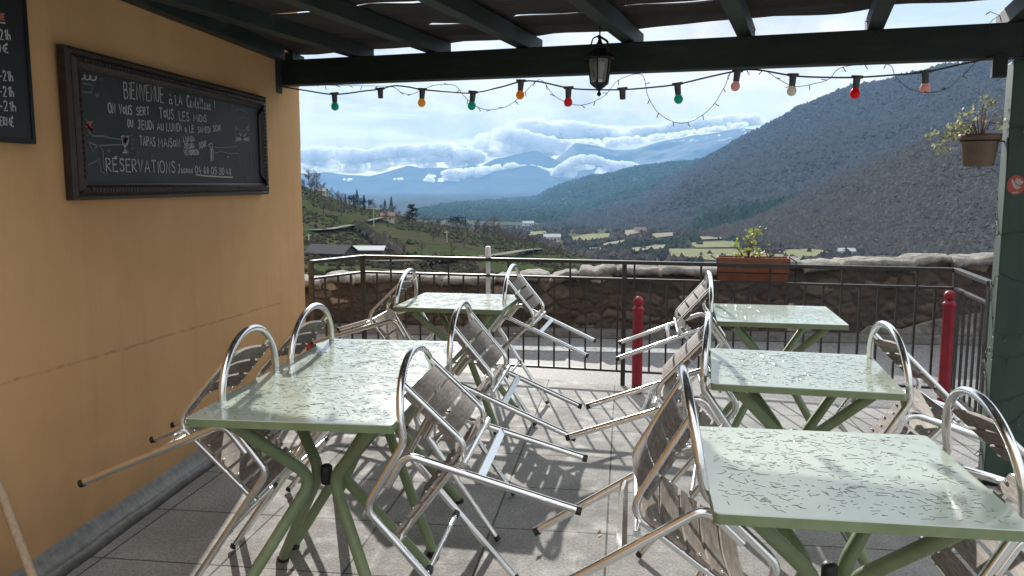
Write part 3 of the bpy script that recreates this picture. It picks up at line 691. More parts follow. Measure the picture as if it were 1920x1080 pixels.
def mould(p, q, wdir, width):
    """frame moulding: stepped profile, with small carved beads along its inner edge"""
    p, q, wd = Vector(p), Vector(q), Vector(wdir); prof = [(0, .0), (0, .030), (.18, .042), (.35, .036), (.5, .050), (.72, .052), (.86, .040), (1, .036), (1, 0)]
    L = (q - p).length; d = (q - p).normalized(); A, B = [], []
    for (a, h) in prof:
        A.append(p + wd * a * width + d * a * width + Vector((X0 - .004 + h, 0, 0)) * 1.0); B.append(q + wd * a * width - d * a * width + Vector((X0 - .004 + h, 0, 0)))
    n = len(prof); b.add(A + B, [(i, i + 1, n + i + 1, n + i) for i in range(n - 1)])
    k = int(L / .022)
    for i in range(4, k - 3):
        c = p + d * (L * i / k) + wd * width * .60; b.obox((X0 + .046, c.y, c.z), Vector((1, 0, 0)), d, wd, .009, .0075, width * .09)
mould((0, y0, z0), (0, y1, z0), (0, 0, 1), iz0 - z0); mould((0, y1, z1), (0, y0, z1), (0, 0, -1), z1 - iz1)
mould((0, y0, z1), (0, y0, z0), (0, 1, 0), iy0 - y0); mould((0, y1, z0), (0, y1, z1), (0, -1, 0), y1 - iy1)
binv(b.build('frame', M['board_frame'], board))
XB = X0 + .0245
b = MB()
W1 = .0066
write(b, 'BiENVENUE', zc(512, 308), zc(818, 342), .125, W1, XB); write(b, 'a`', zc(862, 352), zc(888, 354), .07, .007, XB)
write(b, 'LA', zc(912, 358), zc(962, 362), .082, W1, XB); write(b, 'Castellane', zc(1000, 372), zc(1185, 402), .098, .008, XB); write(b, '!', zc(1212, 408), zc(1219, 409), .098, W1, XB)
write(b, 'ON', zc(388, 420), zc(440, 426), .073, W1, XB); write(b, 'VoUS', zc(475, 430), zc(572, 440), .073, W1, XB); write(b, 'SERT', zc(608, 440), zc(706, 440), .062, W1, XB)
write(b, 'ToUS', zc(786, 462), zc(896, 474), .086, W1, XB); write(b, 'LES', zc(940, 480), zc(1016, 490), .078, W1, XB); write(b, 'MiDiS', zc(1054, 486), zc(1152, 494), .060, W1, XB)
write(b, 'DU', zc(540, 530), zc(580, 530), .055, W1, XB); write(b, 'JEUDi', zc(618, 546), zc(738, 552), .068, W1, XB); write(b, 'AU', zc(768, 556), zc(818, 558), .056, W1, XB); write(b, 'LUNDi', zc(842, 562), zc(955, 566), .066, W1, XB)
write(b, '&', zc(982, 570), zc(1000, 570), .04, .007, XB); write(b, 'LE', zc(1020, 572), zc(1056, 574), .06, W1, XB); write(b, 'SAMEDi', zc(1086, 578), zc(1182, 574), .052, W1, XB); write(b, 'SOiR', zc(1204, 566), zc(1264, 560), .052, .007, XB)
write(b, 'TAPAS', zc(634, 676), zc(752, 684), .074, W1, XB); write(b, 'MAiSoN:', zc(780, 686), zc(952, 690), .074, W1, XB)
write(b, 'LUNDi', zc(972, 645), zc(1056, 645), .043, .007, XB); write(b, 'JEUDi', zc(976, 696), zc(1056, 696), .04, .007, XB); write(b, 'VENDREDi', zc(976, 748), zc(1092, 748), .043, .007, XB); write(b, 'SOiR', zc(1094, 700), zc(1150, 685), .052, .007, XB)
write(b, 'RE\u00b4SERVATIONS', zc(374, 876), zc(908, 892), .098, .0064, XB); write(b, 'Jeanne:', zc(932, 890), zc(1054, 890), .07, .007, XB)
write(b, '04.68.05.30.48', zc(1066, 890), zc(1344, 906), .062, .0075, XB)
ribbon(b, [(lambda p: (p.y, p.z))(atx(*zc(x, y), XB)) for x, y in ((1068, 904), (1150, 914), (1260, 920), (1358, 924))], .007, XB)
binv(b.build('lettering', M['chalk'], board))
def draw(b, pts, w=.006, m_=0): ribbon(b, [(lambda p: (p.y, p.z))(atx(*zc(x, y), XB)) for x, y in pts], w, XB, m_)
b = MB()
# doodles: coil of smoke, tall figure reaching out a glass, cat reaching a bottle, stars
coil = [(75, 118), (108, 122)] + [(120 + i * 6.2 + 16 * math.cos(i * .9 + 2), 135 + i * .7 - 18 * math.sin(i * .9 + 2)) for i in range(30)]
draw(b, coil, .005, 1)
draw(b, [(85, 205), (95, 188), (180, 190), (240, 200), (268, 215), (255, 262), (190, 260), (128, 275), (130, 320), (140, 460)], .005)
draw(b, arcp(178, 500, 42, 48, 200, 380), .005); draw(b, [(112, 540), (118, 600), (150, 585), (160, 610), (185, 588), (200, 612), (225, 595)], .004)
draw(b, [(225, 560), (262, 602), (340, 602), (420, 622), (486, 628)], .006); draw(b, [(232, 650), (300, 678), (420, 672), (500, 670)], .006)
draw(b, [(232, 650), (268, 725), (285, 690), (320, 680), (345, 720), (352, 850), (385, 900), (330, 880), (312, 770), (290, 800), (222, 830), (215, 930), (190, 935), (150, 900), (132, 850)], .006)
draw(b, [(118, 640), (130, 720), (160, 790), (175, 860), (130, 820)], .005)
draw(b, arcp(180, 505, 17, 14, 120, 420), .006, 1)
draw(b, [(490, 604), (500, 662), (516, 690), (516, 715), (495, 732), (545, 728), (520, 712)], .006, 1); draw(b, [(490, 604), (548, 606), (540, 655), (516, 690)], .006, 1)
draw(b, [(560, 600), (575, 595), (565, 618), (592, 628), (566, 640), (590, 660), (566, 668), (584, 690), (560, 700), (574, 708)], .005)
for (sx, sy, k) in ((300, 282, 16), (388, 715, 15), (612, 740, 13), (1348, 372, 12), (332, 158, 12), (1318, 766, 6), (1102, 778, 9), (728, 756, 7)):
    for a in range(0, 180, 45): draw(b, [(sx + k * math.cos(R_(a)), sy + k * math.sin(R_(a))), (sx - k * math.cos(R_(a)), sy - k * math.sin(R_(a)))], .005, 0 if k > 8 else 1)
draw(b, [(1375, 530), (1395, 550), (1418, 556), (1455, 556), (1470, 548), (1482, 526), (1484, 560), (1482, 610), (1450, 650), (1410, 650), (1380, 610), (1378, 560), (1375, 530)], .004)
for sx in (1, -1):
    for dy in (-14, 0, 14): draw(b, [(1432 + sx * 8, 628 + dy * .3), (1432 + sx * 54, 628 + dy)], .005, 1)
draw(b, [(1408, 580), (1420, 600), (1424, 590)], .008, 1); draw(b, [(1460, 580), (1448, 604), (1442, 594)], .008, 1); draw(b, [(1375, 530), (1396, 548), (1380, 552)], .007, 1); draw(b, [(1482, 526), (1462, 548), (1480, 556)], .007, 1)
draw(b, [(1372, 400), (1420, 396), (1465, 415), (1480, 450), (1480, 530)], .005); draw(b, [(1378, 430), (1390, 470), (1440, 455), (1470, 470)], .004)
draw(b, [(1210, 690), (1300, 692), (1395, 684)], .005); draw(b, [(1215, 735), (1260, 722), (1330, 738), (1400, 736)], .005); draw(b, [(1400, 690), (1408, 800), (1430, 900)], .004); draw(b, [(1490, 660), (1500, 780), (1496, 920), (1475, 936), (1455, 900), (1450, 800)], .005)
draw(b, [(1165, 672), (1195, 656), (1198, 690), (1205, 720), (1206, 790), (1182, 795), (1178, 720), (1186, 690), (1170, 680)], .006, 1); draw(b, [(1192, 700), (1192, 786)], .014, 1)
binv(b.build('drawing', [M['chalk_faint'], M['chalk']], board))
b = MB(); 
for pts in ([(205, 515), (238, 500), (258, 486), (240, 515)], [(205, 515), (235, 530), (266, 554), (225, 528)]): draw(b, pts, .014, 0)
for q in ((508, 620, 532, 620), (506, 632, 534, 632), (508, 644, 530, 646), (511, 655, 528, 657)): draw(b, [(q[0], q[1]), (q[2], q[3])], .018, 1)
binv(b.build('coloured_drawing', [M['chalk_red'], M['chalk_pink']], board))

menu = thing('menu_board', 'black opening hours board cut off by the left edge', 'sign', (WX, 2.5, 1.59))
b = MB(); b.obox((WX + .025, 2.40, 1.99), Vector((1, 0, 0)), Vector((0, 1, 0)), Z, .011, .385, .40); o = inv(b.build('panel', M['menu_black'], menu, bevel=.003), menu)
b = MB()
for c, hy, hz in (((WX + .030, 2.40, 1.5985), .385, .0085), ((WX + .030, 2.7765, 1.99), .0085, .383)):
    b.obox(c, Vector((1, 0, 0)), Vector((0, 1, 0)), Z, .010, hy, hz)
inv(b.build('frame', M['iron'], menu), menu)
XM = WX + .0375
def zm(x, y): return (x * 240 / 926, y * 240 / 926)
b = MB(); wm_ = .0046
for (txt, p, q, h) in (('21h', (2, 285), (74, 290), .062), ('ME\u00b4', (4, 375), (58, 380), .045), ('-21h', (2, 582), (94, 588), .062), ('-21h', (2, 695), (100, 702), .062), ('-21h', (2, 800), (114, 806), .062), ('ERME\u00b4', (2, 905), (100, 912), .05)):
    write(b, txt, zm(*p), zm(*q), h, wm_, XM)
ribbon(b, [(lambda p: (p.y, p.z))(atx(*zm(x, y), XM)) for x, y in ((-30, 158), (38, 168))], .004, XM)
inv(b.build('lettering', M['chalk'], menu), menu)
b = MB(); write(b, 'RE', zm(0, 140), zm(34, 145), .036, wm_, XM); inv(b.build('red_lettering', M['chalk_red'], menu), menu)

# ------------------------------------------------------------------ festoon of coloured bulbs under the beam
BP = BL - BV * .035
def onbeam(px, py, off=0): return atplane(px, py, BP - BV * off, BV)
bul = [(627, 176, 'green', 'green bulb nearest the ochre wall on the festoon'), (713, 167, None, 'empty bulb socket between the first green and yellow bulbs'), (792, 168, 'yellow', 'yellow bulb, third socket from the wall'),
       (887, 173, 'green', 'green bulb between the yellow and the orange bulb'), (977, 152, 'orange', 'orange bulb hung tight under the beam'), (1066, 165, 'red', 'dull red bulb left of the lantern'),
       (1167, 167, None, 'empty bulb socket just right of the lantern'), (1270, 158, 'green', 'green bulb right of the lantern'), (1383, 133, 'pink', 'pale pink bulb tight under the beam middle joint'),
       (1487, 141, 'white', 'cream white bulb on the right half of the festoon'), (1607, 145, 'bright_red', 'bright red bulb before the dark hill'), (1735, 135, 'pink', 'pale pink bulb nearest the green post')]
cab = [onbeam(520, 162)]
nodes_ = [(525, 162)] + [(b_[0], b_[1]) for b_ in bul] + [(1800, 121), (1862, 108)]
extra = {(713, 167): (745, 160), (887, 173): None}
ctrl = [(525, 162), (575, 170), (627, 177), (680, 171), (713, 167), (738, 161), (765, 163), (792, 168), (840, 172), (887, 174), (940, 163), (977, 153), (1010, 153), (1066, 165), (1110, 168), (1167, 168), (1220, 164), (1270, 158), (1330, 144), (1383, 133), (1420, 131), (1487, 142), (1545, 145), (1607, 145), (1670, 141), (1735, 135), (1800, 121), (1862, 108)]
P = [onbeam(*c) for c in ctrl]; smooth_ = []
for i in range(len(P) - 1):
    p0_, p1_, p2_, p3_ = P[max(i - 1, 0)], P[i], P[i + 1], P[min(i + 2, len(P) - 1)]
    for k in range(5):
        u = k / 5; smooth_.append(.5 * ((2 * p1_) + (p2_ - p0_) * u + (2 * p0_ - 5 * p1_ + 4 * p2_ - p3_) * u * u + (3 * p1_ - p0_ - 3 * p2_ + p3_) * u ** 3))
smooth_.append(P[-1])
fest = MB(); fest.tube(smooth_, .0042, 8); 
tag(fest.build('festoon_cable', M['cable']), 'dark festoon cable swagged under the green beam', 'cable')
for (x, y, colr, lab) in bul:
    p = onbeam(x, y); t = thing('festoon_bulb' if colr else 'bulb_socket', lab, 'light bulb' if colr else 'bulb socket', p, 'bulbs of the festoon')
    tiltx = random.uniform(-.12, .12)
    b = MB(); b.lathe((0, 0, -.052), [(.0135, 0), (.0145, .004), (.0165, .045), (.018, .05), (.016, .058)], 12); b.box((0, 0, .002), (.05, .016, .013), 0, math.atan2(BU.y, BU.x)); b.build('socket', M['socket'], t)
    if colr:
        b = MB(); b.lathe((0, 0, -.0975), [(.001, 0), (.010, .0025), (.0175, .009), (.0215, .018), (.0225, .025), (.0205, .034), (.015, .043), (.0125, .05)], 16); b.build('bulb', M['bulb_' + colr], t)
    t.rotation_euler = (0, tiltx, 0); t.scale = (1.06, 1.06, 1.04)
# fairy lights
def cat(ctrl_, off, n=6):
    P = [onbeam(*c, off) for c in ctrl_]; out = []
    for i in range(len(P) - 1):
        a, p1_, p2_, d_ = P[max(i - 1, 0)], P[i], P[i + 1], P[min(i + 2, len(P) - 1)]
        for k in range(n):
            u = k / n; out.append(.5 * ((2 * p1_) + (p2_ - a) * u + (2 * a - 5 * p1_ + 4 * p2_ - d_) * u * u + (3 * p1_ - a - 3 * p2_ + d_) * u ** 3))
    return out + [P[-1]]
fl = MB()
def strand(b, pts, sp=.075):
    b.tube(pts, .0017, 5, caps=False); acc = 0
    for p, q in zip(pts, pts[1:]):
        acc += (q - p).length
        if acc > sp:
            acc = 0; d = Vector((random.uniform(-.6, .6), random.uniform(-.3, .3), random.uniform(-1, .15))).normalized() * .026
            b.tube([q, q + d], .0022, 5); b.sphere(q + d, .0032, 1, 6, 4)
for c in ([(570, 158), (620, 160), (690, 161), (735, 163), (752, 173), (770, 177), (790, 170), (815, 160), (852, 160), (870, 180), (892, 199), (920, 206), (955, 197), (985, 172), (1004, 153), (1018, 152), (1040, 180), (1075, 196), (1105, 194), (1135, 178), (1160, 150), (1203, 140), (1215, 180), (1235, 212), (1268, 230), (1300, 226), (1335, 200), (1360, 160), (1372, 136), (1430, 132), (1455, 146), (1490, 162), (1530, 156), (1555, 148), (1580, 126), (1662, 120), (1680, 145), (1705, 166), (1740, 174), (1775, 166), (1800, 146), (1830, 116)],):
    strand(fl, cat(c, .012))
for c in ((1395, 60), (1410, 48), (1640, 50), (1655, 40), (1868, 38)):
    p = onbeam(c[0], c[1] + 12); strand(fl, [p + Vector((random.uniform(-.03, .03), .03, .02 * k * .9)) * (1 if k else 0) for k in range(5)], .03)
tag(fl.build('fairy_lights', [M['fairy'], M['lantern_glass']]), 'thin string of tiny fairy lights drooping in loops under the beam', 'fairy lights')
# fairy lights wound round the post
pl = MB(); hw = .095
for ph, zt_, pitch in ((0, 1.70, .034), (.55, 1.30, -.026), (.3, .62, .016)):
    ring = []
    for i in range(44):
        a = i / 13.0 + ph; s4 = a % 1 * 4; k = int(s4); u = s4 - k
        cs = [(-1, -1), (1, -1), (1, 1), (-1, 1), (-1, -1)]; cx = cs[k][0] + (cs[k + 1][0] - cs[k][0]) * u; cy = cs[k][1] + (cs[k + 1][1] - cs[k][1]) * u
        zr = zt_ - (i * pitch if pitch > 0 else (44 - i) * -pitch) + .06 * math.sin(i * .9 + ph * 9)
        ring.append(cpt + BU * cx * hw + BV * cy * hw + Z * max(.05, zr))
    strand(pl, ring, .05)
tag(pl.build('post_lights', [M['fairy'], M['lantern_glass']]), 'string of tiny lights wound around the green post', 'fairy lights')

# ------------------------------------------------------------------ lantern
lp = atplane(1124, 120, BL - BV * .20, BV); zt, zb_ = 2.215, lp.z
ltop = atplane(1130, 60, BL - BV * .2, BV).z; lbot = atplane(1120, 181, BL - BV * .2, BV).z; S = ltop - lbot
lan = thing('lantern', 'black hexagonal hanging lantern with glass panes under the pergola', 'lantern', (lp.x, lp.y, lbot))
def hexring(r, z): return [Vector((r * math.cos(R_(60 * k + 20)), r * math.sin(R_(60 * k + 20)), z)) for k in range(6)]
k_ = S / .33
b = MB(); b.lathe((0, 0, 0), [(.003 * k_, 0), (.010 * k_, .006), (.012 * k_, .014), (.006 * k_, .024), (.010 * k_, .034), (.034 * k_, .052 * k_), (.048 * k_, .066 * k_)], 12); b.build('finial', M['iron'], lan)
b = MB(); lo, hi = hexring(.048 * k_, .066 * k_), hexring(.066 * k_, .195 * k_)
for p, q in zip(lo, hi): b.tube([p, q], .0042, 6)
for rg in (lo, hi):
    for i in range(6): b.tube([rg[i], rg[(i + 1) % 6]], .0042, 6)
b.build('frame', M['iron'], lan)
b = MB()
for i in range(6): b.add([lo[i] * .97 + Z * .002, lo[(i + 1) % 6] * .97 + Z * .002, hi[(i + 1) % 6] * .97, hi[i] * .97], [(0, 1, 2, 3)])
b.build('glass', M['lantern_glass'], lan)
b = MB(); b.lathe((0, 0, .195 * k_), [(.082 * k_, 0), (.084 * k_, .004), (.055 * k_, .030 * k_), (.030 * k_, .050 * k_), (.020 * k_, .062 * k_), (.022 * k_, .072 * k_), (.012 * k_, .085 * k_), (.008 * k_, .10 * k_), (.014 * k_, .108 * k_), (.006 * k_, .118 * k_)], 6, smooth=False); b.build('cap', M['iron'], lan)
b = MB(); b.tube(fillet([(-.05, 0, .25 * k_), (-.035, 0, .30 * k_), (0, 0, .315 * k_)], .02), .004, 6); b.tube([(0, 0, .30 * k_), (0, 0, .42 * k_)], .0045, 6)
b.tube(fillet([(.0, .01, .31 * k_), (.04, .04, .29 * k_), (.05, .12, .24 * k_)], .03), .006, 6); b.build('hook', M['iron'], lan)
b = MB(); b.lathe((0, 0, .09 * k_), [(.012, 0), (.014, .03), (.022, .06), (.018, .085), (.003, .095)], 10); b.build('lamp_bulb', M['white_pvc'], lan)

# ------------------------------------------------------------------ plants
def leaf(b, c, r, nrm, mat_=0, lobes=5):
    nrm = nrm.normalized(); x = nrm.cross(Vector((.3, .5, .8))).normalized(); y = nrm.cross(x); n = lobes * 2; vs = [c + nrm * r * .18]
    for k in range(n):
        a = 2 * math.pi * k / n; rr = r * (1.0 if k % 2 == 0 else .82); vs.append(c + (x * math.cos(a) + y * math.sin(a)) * rr)
    b.add(vs, [(0, 1 + k, 1 + (k + 1) % n) for k in range(n)], mat_)
pp = atplane(1836, 282, FL + BV * .06, BV)
pot = thing('hanging_pot', 'brown plastic flower pot fixed to the green post', 'flower pot', (pp.x, pp.y, pp.z - .075))
b = MB(); b.lathe((0, 0, 0), [(.062, 0), (.066, .004), (.081, .120), (.082, .122), (.090, .122), (.092, .150), (.086, .150), (.079, .128), (.06, .128)], 24); b.build('pot', M['pot_brown'], pot)
b = MB(); b.lathe((0, 0, .122), [(.078, 0), (.07, .012), (.0, .016)], 16); b.build('soil', M['soil'], pot)
b = MB(); b.tube([Vector((.084 * math.cos(R_(a)), .084 * math.sin(R_(a)), .118)) for a in range(0, 361, 20)], .003, 6, caps=False); b.bar((.08, 0, .118), (.14, .03, .118), .02, .006); b.build('bracket_ring', M['iron'], pot)
pl_ = thing('trailing_plant', 'straggly variegated plant growing from the brown pot', 'plant', (pp.x, pp.y, pp.z + .06))
stem, lv = MB(), MB(); rr = random.Random(4)
targets = [(-.17, -.03), (-.21, .01), (-.15, .04), (-.12, .06), (-.19, -.05), (-.10, .03), (-.08, .08), (-.05, .12), (.0, .16), (.03, .15), (.06, .17), (.01, .10), (.07, .07), (.085, .06), (-.03, .04), (-.13, .01), (-.16, .0), (-.07, .05)]
for (dx, dz) in targets:
    tgt = Vector((dx, rr.uniform(-.04, .04), dz)); mid = Vector((dx * .4, tgt.y * .5, max(.02, dz * .6 + .03)))
    stem.tube([Vector((dx * .1, 0, 0)), mid, tgt], [.0026, .0022, .0014], 5)
    for k in range(rr.choice([10, 14, 18]) if dx < -.02 or dz > .13 else 6):
        c = tgt + Vector((rr.gauss(0, .021), rr.gauss(0, .02), rr.gauss(0, .016))); leaf(lv, c, rr.uniform(.005, .0115), Vector((rr.gauss(0, 1), rr.gauss(-.6, .8), rr.gauss(.7, .6))))
stem.build('stems', M['stem'], pl_); lv.build('leaves', M['variegated_leaf'], pl_)

pA, pB = aty(1344, 490, 5.66), aty(1487, 490, 5.62)
RU = (RC - RA).normalized(); RV = Vector((-RU.y, RU.x, 0))
pc = (RA + RU * ((pA + pB) / 2 - RA).dot(RU)) + RV * .13; L_ = (pB - pA).length
planter = thing('planter', 'long terracotta plant trough hung behind the railing', 'planter', (pc.x, pc.y, .77)); planter.rotation_euler = (0, 0, math.atan2(RU.y, RU.x))
b = MB(); hl = L_ / 2
def trough(z, sh, w): return [Vector((sx * (hl - sh), sy * (w - sh), z)) for sx, sy in ((-1, -1), (1, -1), (1, 1), (-1, 1))]
lv_ = [trough(0, .015, .085), trough(.05, .008, .085), trough(.052, .004, .085), trough(.09, .004, .085), trough(.092, .008, .085), trough(.130, .004, .085), trough(.131, 0, .088), trough(.172, 0, .088), trough(.172, .012, .088), trough(.13, .016, .088)]
for i in range(len(lv_) - 1):
    b.add(lv_[i] + lv_[i + 1], [(k, (k + 1) % 4, 4 + (k + 1) % 4, 4 + k) for k in range(4)])
b.add(lv_[0], [(3, 2, 1, 0)]); b.build('trough', M['terracotta'], planter)
b = MB(); b.add(trough(.15, .012, .088), [(0, 1, 2, 3)]); b.build('soil', M['soil'], planter)
b = MB()
for x in (-hl * .97, hl * 1.14):
    b.tube(fillet([(x, -.125, .155), (x - .05, -.10, .185), (x - .03, .02, .19)], .02), .004, 6); b.tube([(x, -.125, .155), (x, -.118, -.0)], .004, 6)
b.tube([(-hl * .97, -.118, .07), (hl * 1.14, -.118, .07)], .004, 6); b.build('hanger', M['iron'], planter)
ger = thing('geranium', 'leggy yellow green geranium in the terracotta trough', 'plant', (pc.x, pc.y, .93)); ger.rotation_euler = planter.rotation_euler
stem, lv = MB(), MB(); rr = random.Random(9)
for (bx, dx, dz, nl) in ((-.06, -.06, .05, 6), (-.06, -.10, .09, 8), (-.05, -.02, .14, 9), (-.04, .02, .19, 16), (-.03, .045, .175, 8), (-.02, .06, .05, 8), (-.05, -.08, .02, 9), (-.03, .0, .06, 7), (-.03, .04, .03, 8), (-.04, -.04, .03, 6), (.10, .12, .09, 1), (.10, .20, .075, 1), (.09, .14, .04, 1), (.05, .04, .08, 0), (-.05, .01, .11, 5)):
    a = Vector((bx, 0, 0)); q = Vector((dx - .02, rr.uniform(-.04, .04), dz)); stem.tube([a, (a + q) / 2 + Vector((rr.uniform(-.012, .012), 0, .0)), q], [.0055, .0045, .003], 6)
    for k in range(int(nl * 1.5)):
        c = q + Vector((rr.gauss(0, .022), rr.gauss(0, .022), rr.gauss(.003, .013))); leaf(lv, c, rr.uniform(.008, .016), Vector((rr.gauss(0, .7), rr.gauss(-.5, .6), rr.gauss(.9, .5))), lobes=6)
stem.build('stems', M['stem'], ger); lv.build('leaves', M['geranium_leaf'], ger)
# sticker on the post, broad flat disc
sp_ = atplane(1905, 347, FL - BV * .002, BV); b = MB()
b.add([sp_ + BU * .037 * math.cos(R_(a)) + Z * .045 * math.sin(R_(a)) for a in range(0, 360, 15)], [tuple(range(24))], 0)
for (cx, cz, rx, rz_, an) in ((-.012, .012, .006, .016, 25), (.010, .016, .008, .014, -20), (.018, .010, .007, .012, -50), (-.002, -.006, .012, .008, -30), (.008, -.012, .012, .006, 20), (.0, -.034, .014, .003, 12), (.002, .02, .006, .012, 0)):
    ca, sa = math.cos(R_(an)), math.sin(R_(an))
    b.add([sp_ - BV * .001 + BU * (cx + rx * math.cos(R_(a)) * ca - rz_ * math.sin(R_(a)) * sa) + Z * (cz + rx * math.cos(R_(a)) * sa + rz_ * math.sin(R_(a)) * ca) for a in range(0, 360, 30)], [tuple(range(12))], 1)
tag(b.build('sticker', [M['sticker_red'], M['sticker_white']]), 'faded round red sticker with white emblem on the green post', 'sticker')
# a few fallen leaves on the tiles
for i, (x, y) in enumerate(((1120, 925), (1123, 1002), (930, 880), (1010, 1040), (760, 1010))):
    p = atz(x, y, .004); b = MB(); a = i * 1.3; d1, d2 = Vector((math.cos(a), math.sin(a), 0)) * .022, Vector((-math.sin(a), math.cos(a), 0)) * .010
    b.add([p - d1, p + d2 * .9 + Z * .006, p + d1 + Z * .012, p - d2 + Z * .002, p + Z * .001], [(0, 4, 1), (1, 4, 2), (2, 4, 3), (3, 4, 0)])
    tag(b.build('fallen_leaf', M['pale_wood']), 'small dry leaf lying on the sunlit grey tiles', 'leaf', 'fallen leaves on the tiles')
#LANDSCAPE
# ------------------------------------------------------------------ landscape
def land_mat(key, stops, scale, bump=.6, bdist=2.0, patches=None, s2=None):
    m = mat(key, stops[0][1], 1, 0, 0); g = NT(m); co = g.coord('Object'); nz = g.noise(co, scale, 8, .65); c = g.ramp(nz, stops)
    if patches:
        for (sc2, lo, hi, col) in patches: c = g.mix(g.ramp(g.noise(co, sc2, 6, .6), [(lo, 0.0), (hi, 1.0)]), c, col)
    g.col(c); g.bump(nz, bump, bdist); M[key] = m
def clump_mat(key, a, b, patch=None):
    m = mat(key, a, 1, 0, 0); g = NT(m); gi = g.node('ShaderNodeNewGeometry'); c = g.mix(gi.outputs['Random Per Island'], a, b)
    if patch:
        sc2, lo, hi, ca, cb = patch
        c = g.mix(g.ramp(g.noise(g.coord('Object'), sc2, 5, .6), [(lo, 0.0), (hi, 1.0)]), c, g.mix(gi.outputs['Random Per Island'], ca, cb))
    g.col(c); M[key] = m
land_mat('valley_ground', [(.3, (.055, .06, .035)), (.55, (.085, .085, .055)), (.75, (.12, .115, .075))], .02, .3, 1)
land_mat('hillside_grass', [(.25, (.026, .036, .016)), (.5, (.042, .056, .024)), (.75, (.066, .078, .036))], .12, .5, .5, [(.035, .48, .62, (.058, .048, .036)), (.6, .58, .70, (.028, .028, .018))])
land_mat('mountain_wood', [(.25, (.050, .043, .048)), (.5, (.080, .070, .074)), (.75, (.12, .105, .106))], .035, .9, 6, [(.004, .58, .66, (.040, .055, .045))])
land_mat('spur_wood', [(.25, (.06, .05, .045)), (.5, (.10, .083, .07)), (.75, (.15, .125, .10))], .06, .9, 4)
land_mat('ridge_wood', [(.25, (.045, .06, .045)), (.5, (.075, .095, .065)), (.75, (.12, .13, .09))], .012, .9, 10, [(.003, .50, .58, (.045, .06, .055))])
land_mat('far_rock', [(.3, (.05, .06, .07)), (.6, (.08, .09, .10)), (.8, (.12, .13, .14))], .002, .5, 60)
m = M['far_snow'] = mat('far_snow', (.1, .1, .12), .95, 0, .1); g = NT(m); co = g.coord('Object', (1, 1, .35)); sp2 = g.node('ShaderNodeSeparateXYZ'); tcc = g.node('ShaderNodeTexCoord'); g.l.new(tcc.outputs['Object'], sp2.inputs[0])
sn = g.math('MULTIPLY', g.ramp(g.noise(co, .0035, 9, .65), [(.60, 0.0), (.64, 1.0)]), g.ramp(g.math('MULTIPLY', sp2.outputs[2], 1 / 1600), [(.66, 0.0), (.85, 1.0)]))
g.col(g.mix(sn, (.06, .07, .085), (.75, .78, .8)))
land_mat('field_green', [(.3, (.15, .155, .085)), (.6, (.205, .205, .12)), (.8, (.25, .24, .16))], .05, .1, .5)
land_mat('field_pale', [(.3, (.18, .17, .12)), (.7, (.26, .245, .18))], .06, .1, .5)
M['lane'] = mat('lane', (.17, .165, .155), 1, 0, 0)
clump_mat('bare_wood_clumps', (.066, .061, .059), (.096, .090, .086), (.0035, .60, .66, (.03, .045, .032), (.06, .08, .05)))
clump_mat('spur_clumps', (.075, .066, .058), (.115, .102, .090))
clump_mat('valley_clumps', (.045, .040, .036), (.12, .10, .085), (.012, .5, .6, (.025, .038, .025), (.05, .065, .04)))
clump_mat('pine_clumps', (.022, .036, .024), (.06, .08, .045))
def lerp_pts(pts, u):
    n = len(pts) - 1; 
    xs = [p[0] for p in pts]; x = xs[0] + (xs[-1] - xs[0]) * u
    for a, b_ in zip(pts, pts[1:]):
        if a[0] <= x <= b_[0]: k = (x - a[0]) / (b_[0] - a[0] + 1e-9); return [a[i] + (b_[i] - a[i]) * k for i in range(3)]
    return list(pts[-1])
def ridge(name, crest, foot, mtl, nu=160, nv=40, amp=10, freq=.004, bulge=0, back=.35, seed=0):
    """hill whose crest and foot lines were read from the photo at estimated distances; it also has a back slope"""
    G_ = np.zeros((nv + 8, nu + 1, 3))
    for i in range(nu + 1):
        c = lerp_pts(crest, i / nu); f = lerp_pts(foot, i / nu); C_, F_ = far(*c), far(*f)
        h = max(C_.z - F_.z, 1)
        for j in range(nv + 1):
            t = j / nv; p = F_.lerp(C_, t); p.z += bulge * h * math.sin(math.pi * t)
            w = min(1, t * 4) * (1 if t < .9 else .35 + .65 * (1 - t) * 10)
            k = amp * noise.fractal(Vector((p.x * freq, p.y * freq, p.z * freq * 1.5 + seed)), .9, 2.1, 6) * w
            p.z += k; G_[j, i] = p
        d = Vector((C_.x, C_.y, 0)).normalized()
        for j in range(1, 8):
            t = j / 7; top = Vector(G_[nv, i]); q = top + d * h * 2.6 * t; q.z = top.z - (h * 1.1 + 30) * t ** 1.3; G_[nv + j, i] = q
    R, Cn = G_.shape[:2]; idx = np.arange(R * Cn).reshape(R, Cn)
    fc = np.stack([idx[:-1, :-1], idx[:-1, 1:], idx[1:, 1:], idx[1:, :-1]], -1).reshape(-1, 4)
    o = big_mesh(name, G_.reshape(-1, 3), fc, mtl, True); tag(o, kind='structure'); return G_
OCT_V = np.array([[1, 0, 0], [0, 1, 0], [-1, 0, 0], [0, -1, 0], [0, 0, 1.15], [.7, .7, .55], [-.7, .7, .5], [-.7, -.7, .6], [.7, -.7, .5]], float)
OCT_F = np.array([[0, 5, 8], [5, 1, 6], [6, 2, 7], [7, 3, 8], [5, 6, 4], [6, 7, 4], [7, 8, 4], [8, 5, 4], [0, 1, 5], [1, 2, 6], [2, 3, 7], [3, 0, 8]])
